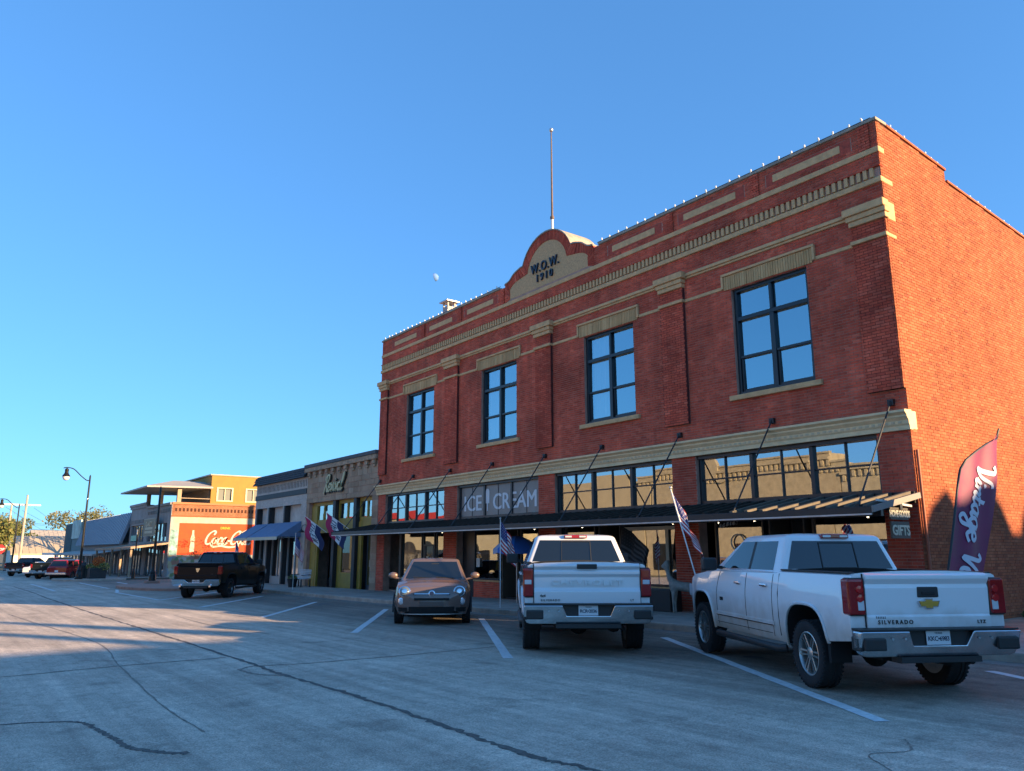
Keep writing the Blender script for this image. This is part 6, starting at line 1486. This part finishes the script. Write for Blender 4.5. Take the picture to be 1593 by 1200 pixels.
for k in range(n):
    a0, a1 = 2*pi*k/n, 2*pi*(k+1)/n; rows = []
    for j in range(7):
        t = j/6; r = 1.15*t; z = 2.42 - .42*t*t - .06*t; rows.append([(r*cos(a0+(a1-a0)*i/4), r*sin(a0+(a1-a0)*i/4), z - .05*t*sin(pi*i/4)) for i in range(5)])
    rows.append([(p[0], p[1], p[2]-.14) for p in rows[-1]])
    mb.grid(rows, k % 2 if k not in (4,5) else 2)
mb.build('canopy', UB, um, smooth=40, fix=False)
for k in range(n): MB().tube([(0,0,2.1),(1.1*cos(2*pi*k/n),1.1*sin(2*pi*k/n),1.93)], .008, 4).build('rib', ALU, um)
def quad_animal(par, mat):
    me = bpy.data.meshes.new('body'); bm = bmesh.new()
    J_ = {'hip':(-.38,0,.78,.15),'mid':(0,0,.80,.16),'chest':(.36,0,.82,.17),'neck':(.52,0,1.08,.09),'neck2':(.58,0,1.32,.075),'head':(.60,0,1.46,.085),'muz':(.80,0,1.38,.05),'tail':(-.55,0,.86,.04)}
    ed = [('hip','mid'),('mid','chest'),('chest','neck'),('neck','neck2'),('neck2','head'),('head','muz'),('hip','tail')]
    for s, y in (('l',.10),('r',-.10)):
        J_.update({'hk'+s:(-.36,y,.60,.10),'hh'+s:(-.48,y,.33,.045),'hf'+s:(-.42,y,.02,.035),'fe'+s:(.34,y,.58,.075),'fk'+s:(.36,y,.32,.04),'ff'+s:(.35,y,.02,.033),'e'+s:(.54,y*1.1,1.58,.035)})
        ed += [('hip','hk'+s),('hk'+s,'hh'+s),('hh'+s,'hf'+s),('chest','fe'+s),('fe'+s,'fk'+s),('fk'+s,'ff'+s),('head','e'+s)]
    sk = bm.verts.layers.skin.verify()
    ks = list(J_); vm = {k: bm.verts.new(J_[k][:3]) for k in ks}
    for a, b in ed: bm.edges.new((vm[a], vm[b]))
    for k in ks: vm[k][sk].radius = (J_[k][3],)*2
    vm['mid'][sk].use_root = True
    bm.to_mesh(me); bm.free()
    o = bpy.data.objects.new('body', me); COL.objects.link(o); o.modifiers.new('skin','SKIN'); sb = o.modifiers.new('sub','SUBSURF'); sb.levels = 1; sb.render_levels = 1
    dg = bpy.context.evaluated_depsgraph_get(); m2 = bpy.data.meshes.new_from_object(o.evaluated_get(dg)); bpy.data.objects.remove(o)
    m2.materials.clear(); m2.materials.append(mat); m2.polygons.foreach_set('use_smooth', [True]*len(m2.polygons)); m2.name = 'body'
    return link('body', m2, par)
dr = thing('deer_statue', 'white deer statue standing by the shop window between the white pickups', 'statue', pt(-14.75,17.0), radians(200)); dr.scale = (.8,.8,.9); quad_animal(dr, M('statue_white', (.26,.24,.21), .7, var=.3, vscale=6))
bx = thing('display_box', 'black display chest behind the deer statue', 'chest', pt(-15.9,17.35)); MB().box(-.55,.55,-.25,.25,0,.62).build('chest', PLASTIC, bx, bevel=.02)
tb = thing('cafe_table', 'small round white cafe table beside the middle pickup', 'table', pt(-17.2,16.3)); MB().lathe([(.36,.70),(.36,.74),(.34,.75)], 24).build('table_top', WHITE, tb, smooth=40); MB().tube([(0,0,.02),(0,0,.70)], .025, 8).build('pedestal', STEEL, tb); MB().lathe([(.25,0),(.25,.03)], 18).build('foot', STEEL, tb)
ch = thing('planter', 'dark round plant pot in front of the bench', 'planter', pt(-42.0,16.5)); MB().lathe([(.2,0),(.28,.4),(.3,.45),(.26,.45),(.24,.38)], 16).build('pot', PLASTIC, ch, smooth=40); leafcloud('foliage', ch, [((0,0,.5),(.25,.25,.15))], 200, .1, GRN, 6)
# weeds along the wall foot
for k in range(3):
    y = (20.2,22.6,24.9)[k]; w = thing('weed', ('low dry weed tuft by the side wall nearest the banner','spreading weed tuft at the middle of the visible side wall foot','farthest weed tuft at the foot of the side wall')[k], 'plant', (-8.35, y, gz(-8.4)+.13), 0); leafcloud('foliage', w, [((0,0,.08),(.16,.22,.10))], 90, .09, [M('dry_weed', (.16,.13,.05), .9)]+GRN, 20+k)

# trees
BARK = M('bark', (.10,.075,.055), .95, var=.3, vscale=5)
LEAF = {'g': [M('tree_leaf_a', (.075,.10,.025), .7), M('tree_leaf_b', (.12,.135,.035), .7), M('tree_leaf_c', (.17,.15,.04), .7)], 'y': [M('tree_leaf_d', (.10,.105,.035), .7), M('tree_leaf_e', (.14,.13,.045), .7)]}
def tree(x, y, h, r, label, n, kind='g', seed=0, size=.5, z=None):
    t = thing('tree', label, 'tree', (x, y, gz(x) if z is None else z), 0, 'trees at the end of the street'); rnd = random.Random(seed)
    tr = MB().tube([(0,0,0),(.1,.05,h*.25),(-.05,.1,h*.45),(.05,0,h*.7)], [h*.035,h*.027,h*.02,h*.008], 8); spots = []
    for k in range(9):
        a = rnd.uniform(0,6.3); zz = h*rnd.uniform(.30,.55); q = Vector((cos(a)*r*rnd.uniform(.4,.8), sin(a)*r*rnd.uniform(.4,.8), h*rnd.uniform(.5,.9)))
        tr.tube([(0,0,zz), Vector((0,0,zz)).lerp(q,.5)+Vector((0,0,h*.03)), q], [h*.014,h*.009,h*.004], 5)
        spots.append((q, (r*rnd.uniform(.28,.45), r*rnd.uniform(.28,.45), r*rnd.uniform(.22,.36))))
    spots.append(((0,0,h*.85),(r*.4,r*.4,h*.12)))
    tr.build('trunk', BARK, t); leafcloud('crown', t, spots, n, size, LEAF[kind], seed)
tree(-168, 8.5, 8.8, 6, 'broad green tree left of the utility poles', 3200, 'g', 1, .55)
tree(-185, 14, 9, 5.5, 'round dark tree between the utility poles', 2600, 'g', 2, .5)
tree(-215, 16, 11, 6, 'green tree behind the low white house', 2600, 'g', 8, .55)
tree(-165, 22, 11.0, 5, 'sparse pale tree behind the far end of the shops', 1500, 'y', 3, .45)
tree(-172, 28, 11.5, 5.5, 'thin yellowish tree rising above the teal shop', 1500, 'y', 4, .45)
tree(-118, 30, 8.8, 3.2, 'yellow green treetop above the metal roof shop', 1300, 'y', 5, .35)
tree(-101, 31, 9.3, 2.6, 'small treetop beside the grey parapet', 1000, 'y', 6, .33)
tree(-230, -10, 10, 8, 'distant tree at the left horizon', 2600, 'g', 7, .6)
tree(-235, 5, 9, 8, 'distant dark tree closing the street', 2600, 'g', 9, .6)
sap = thing('sapling', 'slender leafy sapling standing in front of the red mural', 'tree', pt(CX+1.1, 20.5, .0))
tr = MB().tube([(0,0,0),(.03,.05,1.6),(0,0,3.6)], [.035,.028,.01], 6)
rnd = random.Random(4); sp_ = []
for k in range(12): a = rnd.uniform(0,6.3); zz = rnd.uniform(1.2,3.2); q = Vector((cos(a)*.6, sin(a)*1.0, zz+.5)); tr.tube([(0,0,zz), q], [.012,.004], 4); sp_.append((q,(.28,.4,.3)))
tr.build('trunk', BARK, sap); leafcloud('crown', sap, sp_, 420, .12, LEAF['y'], 14)
# utility poles
UW = M('pole_wood', (.38,.33,.27), .9, var=.2, vscale=2)
for i, (x, y, h, lb) in enumerate(((-172, 12.6, 12.0, 'left utility pole of the pair beyond the parked cars'), (-160, 13.9, 12.9, 'right and taller utility pole of the pair beyond the parked cars'))):
    t = thing('utility_pole', lb, 'utility pole', (x, y, gz(x)-.2)); MB().tube([(0,0,0),(0,0,h)], [.24,.15], 8).build('pole', UW, t)
    if i: MB().bar((-.3,-6.5,h-1.7),(-.3,2.2,h-1.7),.18,.24).build('crossarm', M('crossarm_pale', (.55,.52,.46), .8), t)
    q = MB()
    for yy in (-.6,0,.6): q.tube([(0,yy,h-2.0),(0,yy,h-1.7)], .05, 5)
    q.build('insulator', STEEL, t)
    for k in range(4):
        yy = (-6.5,-3,1.2,-.5)[k]; w = MB().tube([(0, yy, h-2.2-.5*(k==3)), (-20, yy+6, h-4.2), (-60, yy+16, h-3.5)], .025, 4).build('cable', BLACK, t)
up = thing('utility_pole', 'wooden utility pole rising behind the pale shop parapet', 'utility pole', (-53.6, 36.0, -.5)); MB().tube([(0,0,0),(0,0,12.2)], [.32,.26], 10).build('pole', M('pole_wood_light', (.40,.33,.25), .9, var=.15), up)
# the moon: lit limb only, far away
md = Vector((-0.80646,0.48156,0.34311)).normalized(); D = 5000; mc = camp + md*D; Rm = 26
mo = thing('moon', 'pale gibbous daytime moon in the blue sky', 'moon', mc)
right = md.cross(Vector((0,0,1))).normalized(); upv = right.cross(md); ld = (right*.94 + upv*.34).normalized(); sdv = ld.cross(md).normalized()
rows = []
for j in range(33):
    th = pi*j/32; c = -cos(th); s = sin(th); row = []
    for i in range(17): k = -.22 + 1.22*i/16; row.append(sdv*(Rm*c) + ld*(Rm*s*k) - md*(Rm*s*sqrt(max(0, 1-k*k))*.9))
    rows.append(row)
MB().grid(rows).build('lit_limb', M('moon_surface', (.14,.27,.56), 1, var=.08, vscale=.05), mo, fix=False)
